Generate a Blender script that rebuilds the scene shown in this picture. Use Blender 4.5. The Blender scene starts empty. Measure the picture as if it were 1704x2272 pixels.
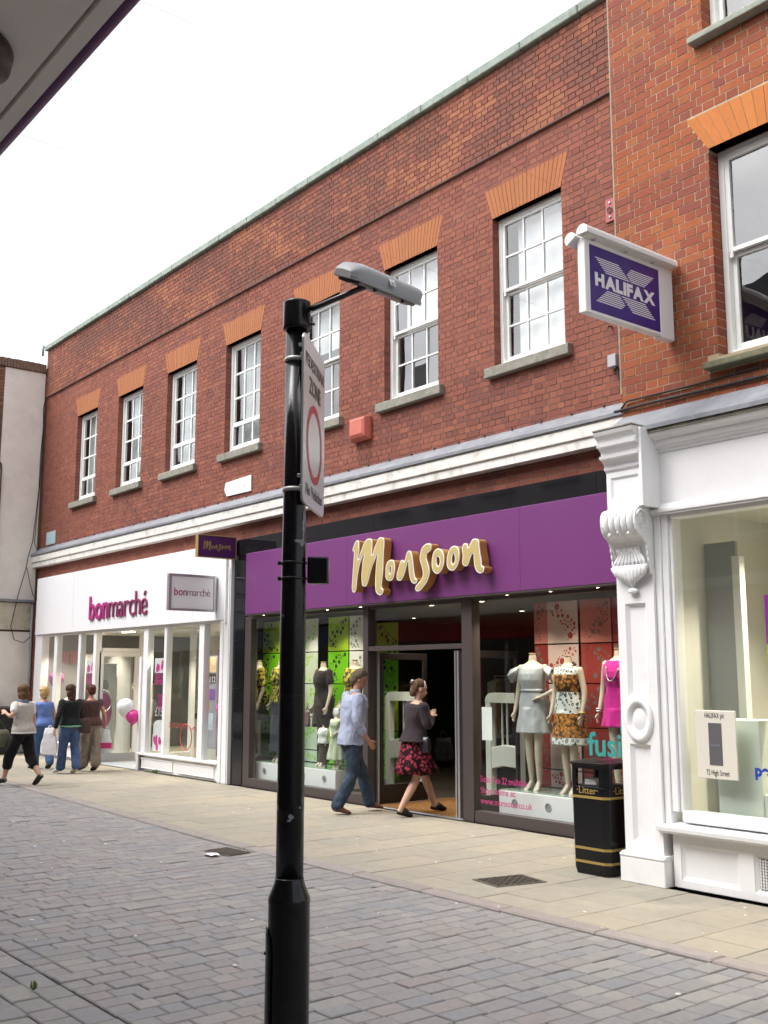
import bpy, bmesh, math, random
import numpy as np
from mathutils import Vector, Matrix, noise as mnoise
random.seed(7)
R = math.radians
SC = bpy.context.scene
COL = SC.collection

# ------------------------------------------------------------------ camera
cam_d = bpy.data.cameras.new('camera')
cam = bpy.data.objects.new('camera', cam_d); COL.objects.link(cam)
cam.location = (0, 0, 1.7)
cam.rotation_euler = (R(90 + 8.904), 0, R(51.215))
cam_d.sensor_fit = 'HORIZONTAL'; cam_d.sensor_width = 36.0
cam_d.lens = 49.05
cam_d.clip_start = 0.05; cam_d.clip_end = 2000
SC.camera = cam

# ------------------------------------------------------------------ sky: bright overcast
SUN_EL, SUN_AZ = 56.0, 205.0        # azimuth clockwise from +Y
wd = bpy.data.worlds.new('World'); SC.world = wd; wd.use_nodes = True
nt = wd.node_tree; nt.nodes.clear()
def wn(t, **k):
    n = nt.nodes.new(t)
    for a, b in k.items(): setattr(n, a, b)
    return n
sky = wn('ShaderNodeTexSky', sky_type='NISHITA', sun_disc=False, sun_elevation=R(SUN_EL), sun_rotation=R(SUN_AZ), air_density=1.0, dust_density=4.0, ozone_density=1.0)
hs = wn('ShaderNodeHueSaturation'); hs.inputs['Saturation'].default_value = 0.24
tc = wn('ShaderNodeTexCoord')
mp = wn('ShaderNodeMapping'); mp.inputs['Scale'].default_value = (1, 1, 2.2)
cl = wn('ShaderNodeTexNoise'); cl.inputs['Scale'].default_value = 2.6; cl.inputs['Detail'].default_value = 6; cl.inputs['Roughness'].default_value = 0.55
mr = wn('ShaderNodeMapRange'); mr.inputs[1].default_value = 0.36; mr.inputs[2].default_value = 0.66; mr.inputs[3].default_value = 0.75; mr.inputs[4].default_value = 1.55
vm = wn('ShaderNodeVectorMath', operation='MULTIPLY')
bg = wn('ShaderNodeBackground'); bg.inputs['Strength'].default_value = 0.15
wo = wn('ShaderNodeOutputWorld')
L = nt.links.new
L(sky.outputs[0], hs.inputs['Color']); L(tc.outputs['Generated'], mp.inputs[0]); L(mp.outputs[0], cl.inputs['Vector'])
L(cl.outputs[0], mr.inputs[0]); L(hs.outputs[0], vm.inputs[0]); L(mr.outputs[0], vm.inputs[1]); L(vm.outputs[0], bg.inputs[0]); L(bg.outputs[0], wo.inputs[0])

sun_d = bpy.data.lights.new('sun', 'SUN'); sun_d.energy = 0.65; sun_d.angle = R(32); sun_d.color = (1, 0.985, 0.97)
sun = bpy.data.objects.new('sun', sun_d); COL.objects.link(sun)
sd = Vector((math.sin(R(SUN_AZ)) * math.cos(R(SUN_EL)), math.cos(R(SUN_AZ)) * math.cos(R(SUN_EL)), math.sin(R(SUN_EL))))
sun.rotation_euler = (-sd).to_track_quat('-Z', 'Y').to_euler()
sun.location = (0, -20, 30)
SC.view_settings.view_transform = 'Standard'; SC.view_settings.look = 'None'
SC.view_settings.gamma = 1.0; SC.view_settings.use_curve_mapping = False
SC.view_settings.exposure = 1.31
SC.cycles.use_denoising = True
SC.cycles.max_bounces = 8; SC.cycles.transparent_max_bounces = 24; SC.cycles.caustics_reflective = False; SC.cycles.caustics_refractive = False

# ------------------------------------------------------------------ materials
MATS = {}
def mat(name, col=(.5, .5, .5), rough=.6, spec=.5, metal=0., var=0., vscale=6., bump=0., bscale=60., attr=False, emit=None, estr=0., dirt=0., dscale=1.2, dcol=(.1, .09, .08), coat=0., sheen=0.):
    if name in MATS: return MATS[name]
    m = bpy.data.materials.new(name); m.use_nodes = True
    t = m.node_tree; b = t.nodes['Principled BSDF']
    b.inputs['Roughness'].default_value = rough; b.inputs['Metallic'].default_value = metal
    b.inputs['Specular IOR Level'].default_value = spec
    if coat: b.inputs['Coat Weight'].default_value = coat; b.inputs['Coat Roughness'].default_value = .05
    if sheen: b.inputs['Sheen Weight'].default_value = sheen
    geo = t.nodes.new('ShaderNodeNewGeometry')
    if attr:
        a = t.nodes.new('ShaderNodeAttribute'); a.attribute_name = 'col'; src = a.outputs['Color']
    else:
        a = t.nodes.new('ShaderNodeRGB'); a.outputs[0].default_value = (*col, 1); src = a.outputs[0]
    if var:
        n = t.nodes.new('ShaderNodeTexNoise'); n.inputs['Scale'].default_value = vscale; n.inputs['Detail'].default_value = 7; n.inputs['Roughness'].default_value = .65
        t.links.new(geo.outputs['Position'], n.inputs['Vector'])
        r = t.nodes.new('ShaderNodeMapRange'); r.inputs[1].default_value = .25; r.inputs[2].default_value = .75; r.inputs[3].default_value = 1 - var; r.inputs[4].default_value = 1 + var
        t.links.new(n.outputs[0], r.inputs[0])
        v = t.nodes.new('ShaderNodeVectorMath'); v.operation = 'MULTIPLY'
        t.links.new(src, v.inputs[0]); t.links.new(r.outputs[0], v.inputs[1]); src = v.outputs[0]
    if dirt:
        n = t.nodes.new('ShaderNodeTexNoise'); n.inputs['Scale'].default_value = dscale; n.inputs['Detail'].default_value = 9; n.inputs['Roughness'].default_value = .7
        t.links.new(geo.outputs['Position'], n.inputs['Vector'])
        r = t.nodes.new('ShaderNodeMapRange'); r.inputs[1].default_value = .52; r.inputs[2].default_value = .72; r.inputs[3].default_value = 0; r.inputs[4].default_value = dirt
        t.links.new(n.outputs[0], r.inputs[0])
        x = t.nodes.new('ShaderNodeMix'); x.data_type = 'RGBA'; x.inputs['B'].default_value = (*dcol, 1)
        t.links.new(r.outputs[0], x.inputs['Factor']); t.links.new(src, x.inputs['A']); src = x.outputs['Result']
    t.links.new(src, b.inputs['Base Color'])
    if bump:
        n = t.nodes.new('ShaderNodeTexNoise'); n.inputs['Scale'].default_value = bscale; n.inputs['Detail'].default_value = 5
        t.links.new(geo.outputs['Position'], n.inputs['Vector'])
        u = t.nodes.new('ShaderNodeBump'); u.inputs['Strength'].default_value = bump; u.inputs['Distance'].default_value = .01
        t.links.new(n.outputs[0], u.inputs['Height']); t.links.new(u.outputs[0], b.inputs['Normal'])
    if emit:
        b.inputs['Emission Color'].default_value = (*emit, 1); b.inputs['Emission Strength'].default_value = estr
    MATS[name] = m
    return m
def glass(name, ior=1.5, tint=(1, 1, 1), rough=0.0, wob=0.):
    if name in MATS: return MATS[name]
    m = bpy.data.materials.new(name); m.use_nodes = True; t = m.node_tree; t.nodes.clear()
    o = t.nodes.new('ShaderNodeOutputMaterial'); mx = t.nodes.new('ShaderNodeMixShader'); f = t.nodes.new('ShaderNodeFresnel')
    gq = t.nodes.new('ShaderNodeNewGeometry'); iq = t.nodes.new('ShaderNodeMapRange'); iq.inputs[3].default_value = ior; iq.inputs[4].default_value = 1 / ior      # the same pane seen from either side
    t.links.new(gq.outputs['Backfacing'], iq.inputs[0]); t.links.new(iq.outputs[0], f.inputs[0])
    tr = t.nodes.new('ShaderNodeBsdfTransparent'); tr.inputs[0].default_value = (*tint, 1)
    g = t.nodes.new('ShaderNodeBsdfGlossy'); g.inputs['Roughness'].default_value = rough
    if wob:
        geo = t.nodes.new('ShaderNodeNewGeometry'); n = t.nodes.new('ShaderNodeTexNoise'); n.inputs['Scale'].default_value = 1.7; n.inputs['Detail'].default_value = 1
        t.links.new(geo.outputs['Position'], n.inputs['Vector'])
        u = t.nodes.new('ShaderNodeBump'); u.inputs['Strength'].default_value = wob; u.inputs['Distance'].default_value = .05
        t.links.new(n.outputs[0], u.inputs['Height']); t.links.new(u.outputs[0], g.inputs['Normal'])
    t.links.new(f.outputs[0], mx.inputs[0]); t.links.new(tr.outputs[0], mx.inputs[1]); t.links.new(g.outputs[0], mx.inputs[2]); t.links.new(mx.outputs[0], o.inputs[0])
    MATS[name] = m; return m
def nodemat(name, rough, fn, spec=.4):
    """material whose base colour comes from fn(tree, position_socket, uv/object socket)->socket"""
    if name in MATS: return MATS[name]
    m = bpy.data.materials.new(name); m.use_nodes = True; t = m.node_tree; b = t.nodes['Principled BSDF']
    b.inputs['Roughness'].default_value = rough; b.inputs['Specular IOR Level'].default_value = spec
    tcn = t.nodes.new('ShaderNodeTexCoord')
    t.links.new(fn(t, tcn.outputs['Object']), b.inputs['Base Color'])
    MATS[name] = m; return m
def ramp(t, src, stops, interp='LINEAR'):
    r = t.nodes.new('ShaderNodeValToRGB'); r.color_ramp.interpolation = interp
    e = r.color_ramp.elements
    while len(e) < len(stops): e.new(.5)
    for i, (p, c) in enumerate(stops): e[i].position = p; e[i].color = (*c, 1)
    t.links.new(src, r.inputs[0]); return r.outputs[0]

BRICK = mat('brick', attr=True, rough=.9, spec=.2, var=.13, vscale=38, bump=.35, bscale=160, dirt=.28, dscale=.7, dcol=(.17, .075, .062))
BRICK_OLD = mat('brick_parapet', attr=True, rough=.92, spec=.2, var=.25, vscale=24, bump=.4, bscale=120, dirt=.45, dscale=.8, dcol=(.13, .075, .055))
BRICK_H = mat('brick_orange', attr=True, rough=.9, spec=.2, var=.18, vscale=30, bump=.35, bscale=150, dirt=.4, dscale=1.1, dcol=(.2, .09, .055))
MORTAR = mat('mortar_grey', (.235, .170, .155), .95, .1, var=.25, vscale=20, bump=.3, bscale=200)
MORTAR_H = mat('mortar_cream', (.46, .36, .245), .95, .1, var=.3, vscale=9, bump=.3, bscale=200)
ARCH = mat('rubbed_brick', attr=True, rough=.85, spec=.2, var=.1, vscale=20, bump=.15, bscale=140)
STONE = mat('sill_stone', (.26, .25, .21), .9, .2, var=.3, vscale=14, bump=.4, bscale=90, dirt=.6, dscale=5, dcol=(.09, .085, .06))
COPING = mat('coping_stone', (.27, .31, .27), .9, .2, var=.3, vscale=9, bump=.4, bscale=80, dirt=.6, dscale=4, dcol=(.13, .14, .11))
LEAD = mat('lead', (.205, .215, .235), .6, .35, var=.2, vscale=5, bump=.15, bscale=20, dirt=.5, dscale=2.5, dcol=(.31, .32, .335))
WHITE = mat('white_paint', (.79, .79, .79), .42, .4, var=.03, vscale=3, bump=.10, bscale=22, dirt=.22, dscale=3.5, dcol=(.58, .57, .54))
WHITE_OLD = mat('weathered_white_paint', (.78, .765, .72), .6, .3, var=.06, vscale=6, bump=.15, bscale=50, dirt=.75, dscale=4.5, dcol=(.36, .33, .27))
WHITE_PLAS = mat('white_fascia_panel', (.80, .80, .82), .3, .5, var=.02, vscale=1, bump=.03, bscale=2, dirt=.12, dscale=1.5, dcol=(.66, .65, .63))
SASH = mat('sash_paint', (.78, .78, .75), .45, .4, var=.05, vscale=10)
PURPLE = mat('purple_fascia', (.150, .034, .152), .36, .5, var=.05, vscale=200, bump=.03, bscale=1.5, dirt=.12, dscale=1.2, dcol=(.20, .07, .20))
PURPLE_D = mat('dark_purple_sign', (.075, .014, .10), .35, .5)
GRANITE = mat('black_granite', (.009, .009, .011), .05, .42, var=.5, vscale=130)
BRONZE = mat('brown_aluminium', (.062, .048, .047), .36, .5, var=.05, vscale=3)
ALU = mat('silver_aluminium', (.55, .55, .56), .3, .5, metal=.8)
BLACK = mat('black_paint', (.006, .006, .007), .2, .32, var=.2, vscale=30, bump=.05, bscale=35)
POLE_M = mat('scuffed_black_paint', (.005, .005, .006), .16, .28, bump=.08, bscale=24, dirt=.9, dscale=7.5, dcol=(.012, .012, .013))
GOLDP = mat('gold_paint', (.36, .25, .07), .4, .5, metal=.2)
GLASS = glass('shop_glass', 1.68, (.93, .97, .95), wob=.02)
GLASS_UP = glass('sash_glass', 2.25, (.9, .94, .95), wob=.16)
DARKROOM = mat('room_wall', (.17, .17, .18), .9, .1)
RENDER_W = mat('cream_render', (.80, .755, .69), .95, .15, var=.08, vscale=2.2, bump=.25, bscale=45, dirt=.35, dscale=2.0, dcol=(.55, .50, .44))
GREY = mat('grey_plastic', (.38, .39, .41), .45, .4)
DARKCABLE = mat('cable', (.03, .028, .028), .6, .3)

# ------------------------------------------------------------------ mesh helpers
def link(o, parent=None):
    COL.objects.link(o)
    if parent is not None: o.parent = parent
    return o
def tag(o, label=None, cat=None, group=None, kind=None):
    if label: o['label'] = label
    if cat: o['category'] = cat
    if group: o['group'] = group
    if kind: o['kind'] = kind
    return o
def empty(name, loc=(0, 0, 0), label=None, cat=None, group=None, kind=None, rz=0, parent=None):
    o = bpy.data.objects.new(name, None); o.location = loc; o.rotation_euler.z = rz; o.empty_display_size = .1
    link(o, parent); return tag(o, label, cat, group, kind)
def bev(o, w=.004, seg=1):
    m = o.modifiers.new('bevel', 'BEVEL'); m.width = w; m.segments = seg; m.limit_method = 'ANGLE'; m.angle_limit = R(40)
    return o
BOXF = ((0, 3, 2, 1), (4, 5, 6, 7), (0, 1, 5, 4), (1, 2, 6, 5), (2, 3, 7, 6), (3, 0, 4, 7))
class MB:
    def __init__(s): s.v = []; s.f = []; s.mi = []; s.c = []; s.uv = None
    def add(s, vs, fs, m=0, c=None):
        o = len(s.v); s.v.extend(vs)
        for f in fs: s.f.append(tuple(o + i for i in f)); s.mi.append(m); s.c.append(c)
        return s
    def box(s, x0, x1, y0, y1, z0, z1, m=0, c=None, faces=None):
        v = [(x0, y0, z0), (x1, y0, z0), (x1, y1, z0), (x0, y1, z0), (x0, y0, z1), (x1, y0, z1), (x1, y1, z1), (x0, y1, z1)]
        return s.add(v, BOXF if faces is None else [BOXF[i] for i in faces], m, c)
    def quad(s, a, b, c_, d, m=0, c=None): return s.add([a, b, c_, d], [(0, 1, 2, 3)], m, c)
    def prism(s, poly, axis, a0, a1, m=0, c=None):
        """poly: 2D points; axis 'x': poly=(y,z), 'y': poly=(x,z), 'z': poly=(x,y); extruded a0..a1"""
        def P(p, a): return {'x': (a, p[0], p[1]), 'y': (p[0], a, p[1]), 'z': (p[0], p[1], a)}[axis]
        n = len(poly)
        vs = [P(p, a0) for p in poly] + [P(p, a1) for p in poly]
        fs = [tuple(range(n)), tuple(range(2 * n - 1, n - 1, -1))] + [(i, n + i, n + (i + 1) % n, (i + 1) % n) for i in range(n)]
        return s.add(vs, fs, m, c)
    def loft(s, rings, m=0, c=None, cap=True, closed=True):
        n = len(rings[0]); o = len(s.v); fs = []
        vs = [p for r in rings for p in r]
        for k in range(len(rings) - 1):
            for i in range(n if closed else n - 1):
                j = (i + 1) % n
                fs.append((k * n + i, k * n + j, (k + 1) * n + j, (k + 1) * n + i))
        if cap: fs.append(tuple(range(n - 1, -1, -1))); fs.append(tuple((len(rings) - 1) * n + i for i in range(n)))
        return s.add(vs, fs, m, c)
    def tube(s, pts, rad, n=10, m=0, c=None, cap=True):
        pts = [Vector(p) for p in pts]; rr = rad if isinstance(rad, (list, tuple)) else [rad] * len(pts)
        rings = []; up = None
        for i, p in enumerate(pts):
            t = (pts[min(i + 1, len(pts) - 1)] - pts[max(i - 1, 0)])
            t = t.normalized() if t.length > 1e-9 else Vector((0, 0, 1))
            if up is None: up = Vector((0, 0, 1)) if abs(t.z) < .9 else Vector((0, 1, 0))
            a = t.cross(up).normalized(); b = a.cross(t).normalized(); up = b
            rings.append([tuple(p + (a * math.cos(2 * math.pi * k / n) + b * math.sin(2 * math.pi * k / n)) * rr[i]) for k in range(n)])
        return s.loft(rings, m, c, cap)
    def lathe(s, prof, cx=0, cy=0, n=24, m=0, c=None):
        return s.loft([[(cx + r * math.cos(2 * math.pi * k / n), cy + r * math.sin(2 * math.pi * k / n), z) for k in range(n)] for r, z in prof], m, c)
    def ell(s, ctr, rx, ry, rz, n=16, m=0, c=None, rot=None):
        rings = []; h = n // 2; ctr = Vector(ctr)
        for i in range(h + 1):
            ph = -math.pi / 2 + math.pi * i / h; ph = max(-1.55, min(1.55, ph)); ring = []
            for k in range(n):
                v = Vector((rx * math.cos(ph) * math.cos(2 * math.pi * k / n), ry * math.cos(ph) * math.sin(2 * math.pi * k / n), rz * math.sin(ph)))
                if rot is not None: v = rot @ v
                ring.append(tuple(ctr + v))
            rings.append(ring)
        return s.loft(rings, m, c)
    def mesh(s, name, mats):
        me = bpy.data.meshes.new(name); me.from_pydata(s.v, [], s.f); me.update()
        for x in (mats if isinstance(mats, (list, tuple)) else [mats]): me.materials.append(x)
        if any(s.mi): me.polygons.foreach_set('material_index', s.mi)
        if any(c is not None for c in s.c):
            a = me.color_attributes.new('col', 'FLOAT_COLOR', 'CORNER')
            arr = []
            for f, c in zip(s.f, s.c): arr.extend((*(c or (.5, .5, .5)), 1.) * len(f))
            a.data.foreach_set('color', arr)
        return me
    def build(s, name, mats, parent=None, smooth=False, bevel=0., label=None, cat=None, group=None, kind=None, loc=None, seg=1, fixn=False):
        me = s.mesh(name, mats)
        if fixn:
            bm = bmesh.new(); bm.from_mesh(me); bmesh.ops.recalc_face_normals(bm, faces=bm.faces); bm.to_mesh(me); bm.free()
        if smooth: me.polygons.foreach_set('use_smooth', [True] * len(me.polygons))
        o = bpy.data.objects.new(name, me); link(o, parent)
        if loc: o.location = loc
        if bevel: bev(o, bevel, seg)
        return tag(o, label, cat, group, kind)
def bx(name, dims, m, parent=None, bevel=.003, **k):
    return MB().box(*dims).build(name, m, parent, bevel=bevel, **k)
def smooth_by_angle(o, deg=40):
    me = o.data
    me.polygons.foreach_set('use_smooth', [True] * len(me.polygons))
    try: me.set_sharp_from_angle(angle=R(deg))
    except Exception: pass
    return o
def text_mesh(txt, size=1., extrude=.0, offset=0., align='LEFT', sx=1., spacing=1.0):
    cu = bpy.data.curves.new('t', 'FONT'); cu.body = txt; cu.size = size; cu.extrude = extrude; cu.offset = offset; cu.align_x = align; cu.space_character = spacing
    cu.resolution_u = 4
    o = bpy.data.objects.new('t', cu); COL.objects.link(o)
    dg = bpy.context.evaluated_depsgraph_get(); dg.update()
    me = bpy.data.meshes.new_from_object(o.evaluated_get(dg))
    bpy.data.objects.remove(o); bpy.data.curves.remove(cu)
    if sx != 1.: me.transform(Matrix.Diagonal((sx, 1, 1, 1)))
    return me
FRONT = Matrix(((1, 0, 0, 0), (0, 0, -1, 0), (0, 1, 0, 0), (0, 0, 0, 1)))      # text lying in xz, facing -Y
SIDE = Matrix(((0, 0, 1, 0), (1, 0, 0, 0), (0, 1, 0, 0), (0, 0, 0, 1)))         # text running +Y, facing +X
def text(name, txt, size, loc, m, parent, extrude=.002, offset=0., align='LEFT', sx=1., spacing=1., orient=FRONT, kind=None, fit=None):
    me = text_mesh(txt, size, extrude, offset, align, sx, spacing)
    if fit:
        xs = [v.co.x for v in me.vertices]; w = max(xs) - min(xs); me.transform(Matrix.Translation((-min(xs), 0, 0))); me.transform(Matrix.Diagonal((fit / w, 1, 1, 1)))
    me.transform(orient); me.materials.clear(); me.materials.append(m); me.name = name
    o = bpy.data.objects.new(name, me); o.location = loc; link(o, parent)
    if kind: o['kind'] = kind
    return o
def curve_shape(name, rings, m, parent, extrude, offset, y, orient=FRONT, loc=(0, 0, 0)):
    cu = bpy.data.curves.new(name, 'CURVE'); cu.dimensions = '2D'; cu.fill_mode = 'BOTH'; cu.extrude = extrude; cu.offset = offset; cu.resolution_u = 3
    for ri, r in enumerate(rings):
        ar_ = sum(r[i][0] * r[(i + 1) % len(r)][1] - r[(i + 1) % len(r)][0] * r[i][1] for i in range(len(r)))
        if (ar_ > 0) == (ri == 0): r = r[::-1]
        sp = cu.splines.new('BEZIER'); sp.bezier_points.add(len(r) - 1); sp.use_cyclic_u = True
        for i, (x, z) in enumerate(r):
            bp = sp.bezier_points[i]; bp.co = (x, z, 0); bp.handle_left_type = bp.handle_right_type = 'AUTO'
    o = bpy.data.objects.new(name, cu); COL.objects.link(o)
    dg = bpy.context.evaluated_depsgraph_get(); dg.update()
    me = bpy.data.meshes.new_from_object(o.evaluated_get(dg)); bpy.data.objects.remove(o); bpy.data.curves.remove(cu)
    me.transform(orient); me.materials.clear(); me.materials.append(m); me.name = name
    ob = bpy.data.objects.new(name, me); ob.location = (loc[0], loc[1] + y, loc[2]); link(ob, parent)
    return ob
def jit(c, a): 
    k = 1 + random.uniform(-a, a); return tuple(max(0, x * k * (1 + random.uniform(-a, a) * .25)) for x in c)
def wchoice(pal):
    r = random.random() * sum(w for w, _ in pal)
    for w, c in pal:
        r -= w
        if r <= 0: return c
    return pal[-1][1]
# ------------------------------------------------------------------ where a point falls in the photograph (used only to pick the largest pieces)
_cm = Matrix.Rotation(R(51.215), 4, 'Z') @ Matrix.Rotation(R(98.904), 4, 'X')
_cr = _cm.to_3x3().transposed()
def inview(x, y, z, mg=.0):
    v = _cr @ (Vector((x, y, z)) - Vector((0, 0, 1.7)))
    if v.z > -.1: return None
    u = v.x / -v.z * 49.05 / 36 + .5; w = v.y / -v.z * 49.05 / 36 * .75 + .5
    if -mg < u < 1 + mg and -mg < w < 1 + mg: return -v.z
    return None

# ------------------------------------------------------------------ ground, road, pavement
def kerbY(x): return 5.87 if x > -10 else 5.87 + (-10 - x) * .055
GROUND = mat('ground_earth', (.12, .11, .10), .95, .1, var=.2, vscale=3)
JOINT = mat('joint_sand', (.075, .07, .066), .95, .1, var=.3, vscale=30)
PAVER = mat('paver', attr=True, rough=.8, spec=.3, var=.12, vscale=26, bump=.35, bscale=170, dirt=.3, dscale=1.3, dcol=(.17, .168, .17))
SLAB = mat('slab', attr=True, rough=.85, spec=.25, var=.10, vscale=7, bump=.2, bscale=220, dirt=.22, dscale=1.6, dcol=(.21, .19, .155))
KERB = mat('kerb_stone', attr=True, rough=.85, spec=.25, var=.12, vscale=12, bump=.3, bscale=150)
g = MB(); g.quad((-400, -400, -.12), (400, -400, -.12), (400, 400, -.12), (-400, 400, -.12))
g.build('ground', GROUND, kind='structure')
road = MB()
road.quad((-60, -1.25, -.05), (30, -1.25, -.05), (30, 5.9, -.05), (-60, 8.7, -.05))
road = road.build('road', JOINT, kind='structure')
NEARP = mat('pale_bounce_paving', (.50, .47, .43), .9, .2, var=.15, vscale=4)
MB().box(-60, 30, -1.25, .12, -.11, .0).build('near_bounce_paving', NEARP, kind='structure')  # unseen pale paving, added to bounce light up to the canopy soffit
MB().quad((-1.19, .13, -.012), (30, .13, -.012), (30, 5.68, -.012), (-1.19, 5.68, -.012)).build('road_beyond', mat('far_paving', (.24, .235, .235), .9, .2, var=.15, vscale=6), kind='structure')
pave = MB(); pave.quad((-60, 5.6, -.045), (30, 5.6, -.045), (30, 9.4, -.045), (-60, 9.4, -.045))
pave = pave.build('pavement', JOINT, kind='structure')

def slabmesh(lx, ly, h, ch, c, m, name):
    b = MB(); x, y = lx / 2, ly / 2
    lo = [(-x, -y, -h), (x, -y, -h), (x, y, -h), (-x, y, -h)]
    md = [(-x, -y, -ch), (x, -y, -ch), (x, y, -ch), (-x, y, -ch)]
    hi = [(-x + ch, -y + ch, 0), (x - ch, -y + ch, 0), (x - ch, y - ch, 0), (-x + ch, y - ch, 0)]
    b.add(lo + md + hi, [(8, 9, 10, 11)] + [(i, (i + 1) % 4, 4 + (i + 1) % 4, 4 + i) for i in range(4)] + [(4 + i, 4 + (i + 1) % 4, 8 + (i + 1) % 4, 8 + i) for i in range(4)], 0, c)
    return b
PCOL = [jit(wchoice([(7, (.232, .222, .216)), (2.5, (.214, .214, .218)), (3, (.242, .218, .208)), (.8, (.185, .186, .192)), (.6, (.265, .252, .238))]), .045) for _ in range(14)]
LENS = (.14, .17, .20, .23, .26)
pavers = []      # (cx, cy, lx, ly, colour index)
x = -1.2
row = 0
while x > -27:
    w = .146
    y = 2.49 + random.uniform(0, .2); yend = kerbY(x) - .165
    y0 = 2.49
    while y0 < yend - .02:
        l = random.choice(LENS)
        if row % 2 == 0 and y0 == 2.49: l = .14
        if y0 + l > yend - .08: l = yend - y0
        pavers.append((x - w / 2, y0 + l / 2, w - .008, l - .008, random.randrange(14)))
        y0 += l
    x -= w; row += 1
y = 2.48
for r_ in range(14):
    w = .168; x0 = -1.2 + random.uniform(-.2, .2)
    while x0 > -14:
        l = random.choice((.2, .24, .28, .3, .22))
        pavers.append((x0 - l / 2, y - w / 2, l - .010, w - .010, random.randrange(14)))
        x0 -= l
    y -= w
rank = []
for i, p in enumerate(pavers):
    d = inview(p[0], p[1], 0, .02)
    rank.append((d if d else 1e9, i))
rank.sort(); single = {i for d, i in rank[:290] if d < 1e8}
pm = {}
joined = MB()
for i, (cx, cy, lx, ly, ci) in enumerate(pavers):
    dz = -.012 + random.gauss(0, .0022)
    if i in single:
        k = (round(lx, 3), round(ly, 3), ci)
        if k not in pm: pm[k] = slabmesh(lx, ly, .04, .006, PCOL[ci], PAVER, 'paver').mesh('paver', PAVER)
        o = bpy.data.objects.new('paver', pm[k]); o.location = (cx, cy, dz); o.rotation_euler = (random.gauss(0, .007), random.gauss(0, .009), random.gauss(0, .007)); link(o, road)
    else:
        b = slabmesh(lx, ly, .04, .006, PCOL[ci], PAVER, '')
        rz = random.gauss(0, .006); cs, sn = math.cos(rz), math.sin(rz)
        tx, ty = random.gauss(0, .005), random.gauss(0, .006)
        joined.add([(cx + a * cs - c * sn, cy + a * sn + c * cs, dz + e + a * tx + c * ty) for a, c, e in b.v], b.f, 0, PCOL[ci])
joined.build('paver_field', PAVER, road, kind='stuff')

SCOL = [jit(wchoice([(4, (.288, .262, .212)), (3, (.278, .256, .210)), (2, (.298, .266, .210)), (.6, (.258, .242, .202))]), .025) for _ in range(12)]
xc = -1.2; k = 0
while xc > -26.5:
    w = .45; a, b_ = xc - w, xc
    yb = 8.74 if b_ < -5.6 else 7.33
    ys = kerbY((a + b_) / 2) + .006
    y0 = ys; first = True
    while y0 < yb - .02:
        l = .6
        if first: l = .6 if k % 2 else .3; first = False
        if y0 + l > yb - .05: l = yb - y0
        if l > .03:
            o = slabmesh(w - .008, l - .008, .04, .004, random.choice(SCOL), SLAB, 'paving_slab').build('paving_slab', SLAB, pave)
            o.location = ((a + b_) / 2, y0 + l / 2, random.gauss(0, .0012)); o.rotation_euler = (random.gauss(0, .002), random.gauss(0, .002), 0)
        y0 += l
    xc -= w; k += 1
xc = -1.265
while xc > -26.5:
    a, b_ = xc - .898, xc
    ya, yb = kerbY(a), kerbY(b_)
    o = slabmesh(.888, .152, .07, .012, jit((.262, .232, .215), .06), KERB, 'kerb_stone').build('kerb_stone', KERB, pave)
    o.location = ((a + b_) / 2, (ya + yb) / 2 - .08, .004 + random.gauss(0, .0015)); o.rotation_euler.z = math.atan2(yb - ya, b_ - a) + random.gauss(0, .003)
    xc -= .898

# manhole cover with raised tread, drain grate, litter
IRON = mat('cast_iron', (.10, .085, .07), .6, .4, metal=.3, var=.3, vscale=30, bump=.2, bscale=90)
mh = empty('manhole_cover', (-6.47, 6.55, .004), 'rectangular cast iron access cover with raised tread set in the pavement slabs', 'manhole cover', rz=R(-12))
bx('frame', (-.19, .19, -.25, .25, -.03, .003), IRON, mh, bevel=.002)
tr = MB()
for i in range(9):
    for j in range(12):
        cx, cy = -.145 + i * .036, -.20 + j * .036
        d = .013 if (i + j) % 2 else .006
        e = .006 if (i + j) % 2 else .013
        tr.box(cx - d, cx + d, cy - e, cy + e, .003, .009)
tr.build('tread', IRON, mh)
dr = empty('drain_grate', (-9.27, 5.49, -.008), 'dark iron gully grate in the road beside the kerb', 'drain', rz=R(4))
bx('frame', (-.22, .22, -.14, .14, -.03, .004), IRON, dr, bevel=.002)
for i in range(9): bx('bar', (-.20 + i * .047, -.175 + i * .047, -.12, .12, .004, .012), IRON, dr, bevel=.002)
PAPER = mat('paper', (.8, .8, .78), .8, .2)
pp = MB(); pp.loft([[(-.07, -.05, 0), (.0, -.055, .012), (.075, -.045, .002)], [(-.075, .01, .004), (0, .0, .018), (.07, .01, .008)], [(-.06, .055, .001), (.01, .06, .012), (.08, .05, .0)]], cap=False, closed=False)
pp.build('paper_scrap', PAPER, smooth=True, loc=(-9.2, 5.26, 0), label='crumpled white paper scrap lying on the road by the drain', cat='litter')
gum = MB()
for i in range(70):
    gx, gy = random.uniform(-13, -3.4), random.uniform(2.4, 8.5)
    if gx > -6 and gy > 7.2: continue
    rr = random.uniform(.006, .017)
    gum.lathe([(rr, -.010 if gy < 5.6 else 0), (rr, .003 if gy > 5.6 else -.004), (rr * .6, .005 if gy > 5.6 else -.002)], gx, gy, 8)
gum.build('chewing_gum', mat('gum', (.62, .60, .56), .8, .2), kind='stuff', label='pale chewing gum spots scattered over the paving')
WEED = mat('weed', (.09, .16, .03), .8, .2)
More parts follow.
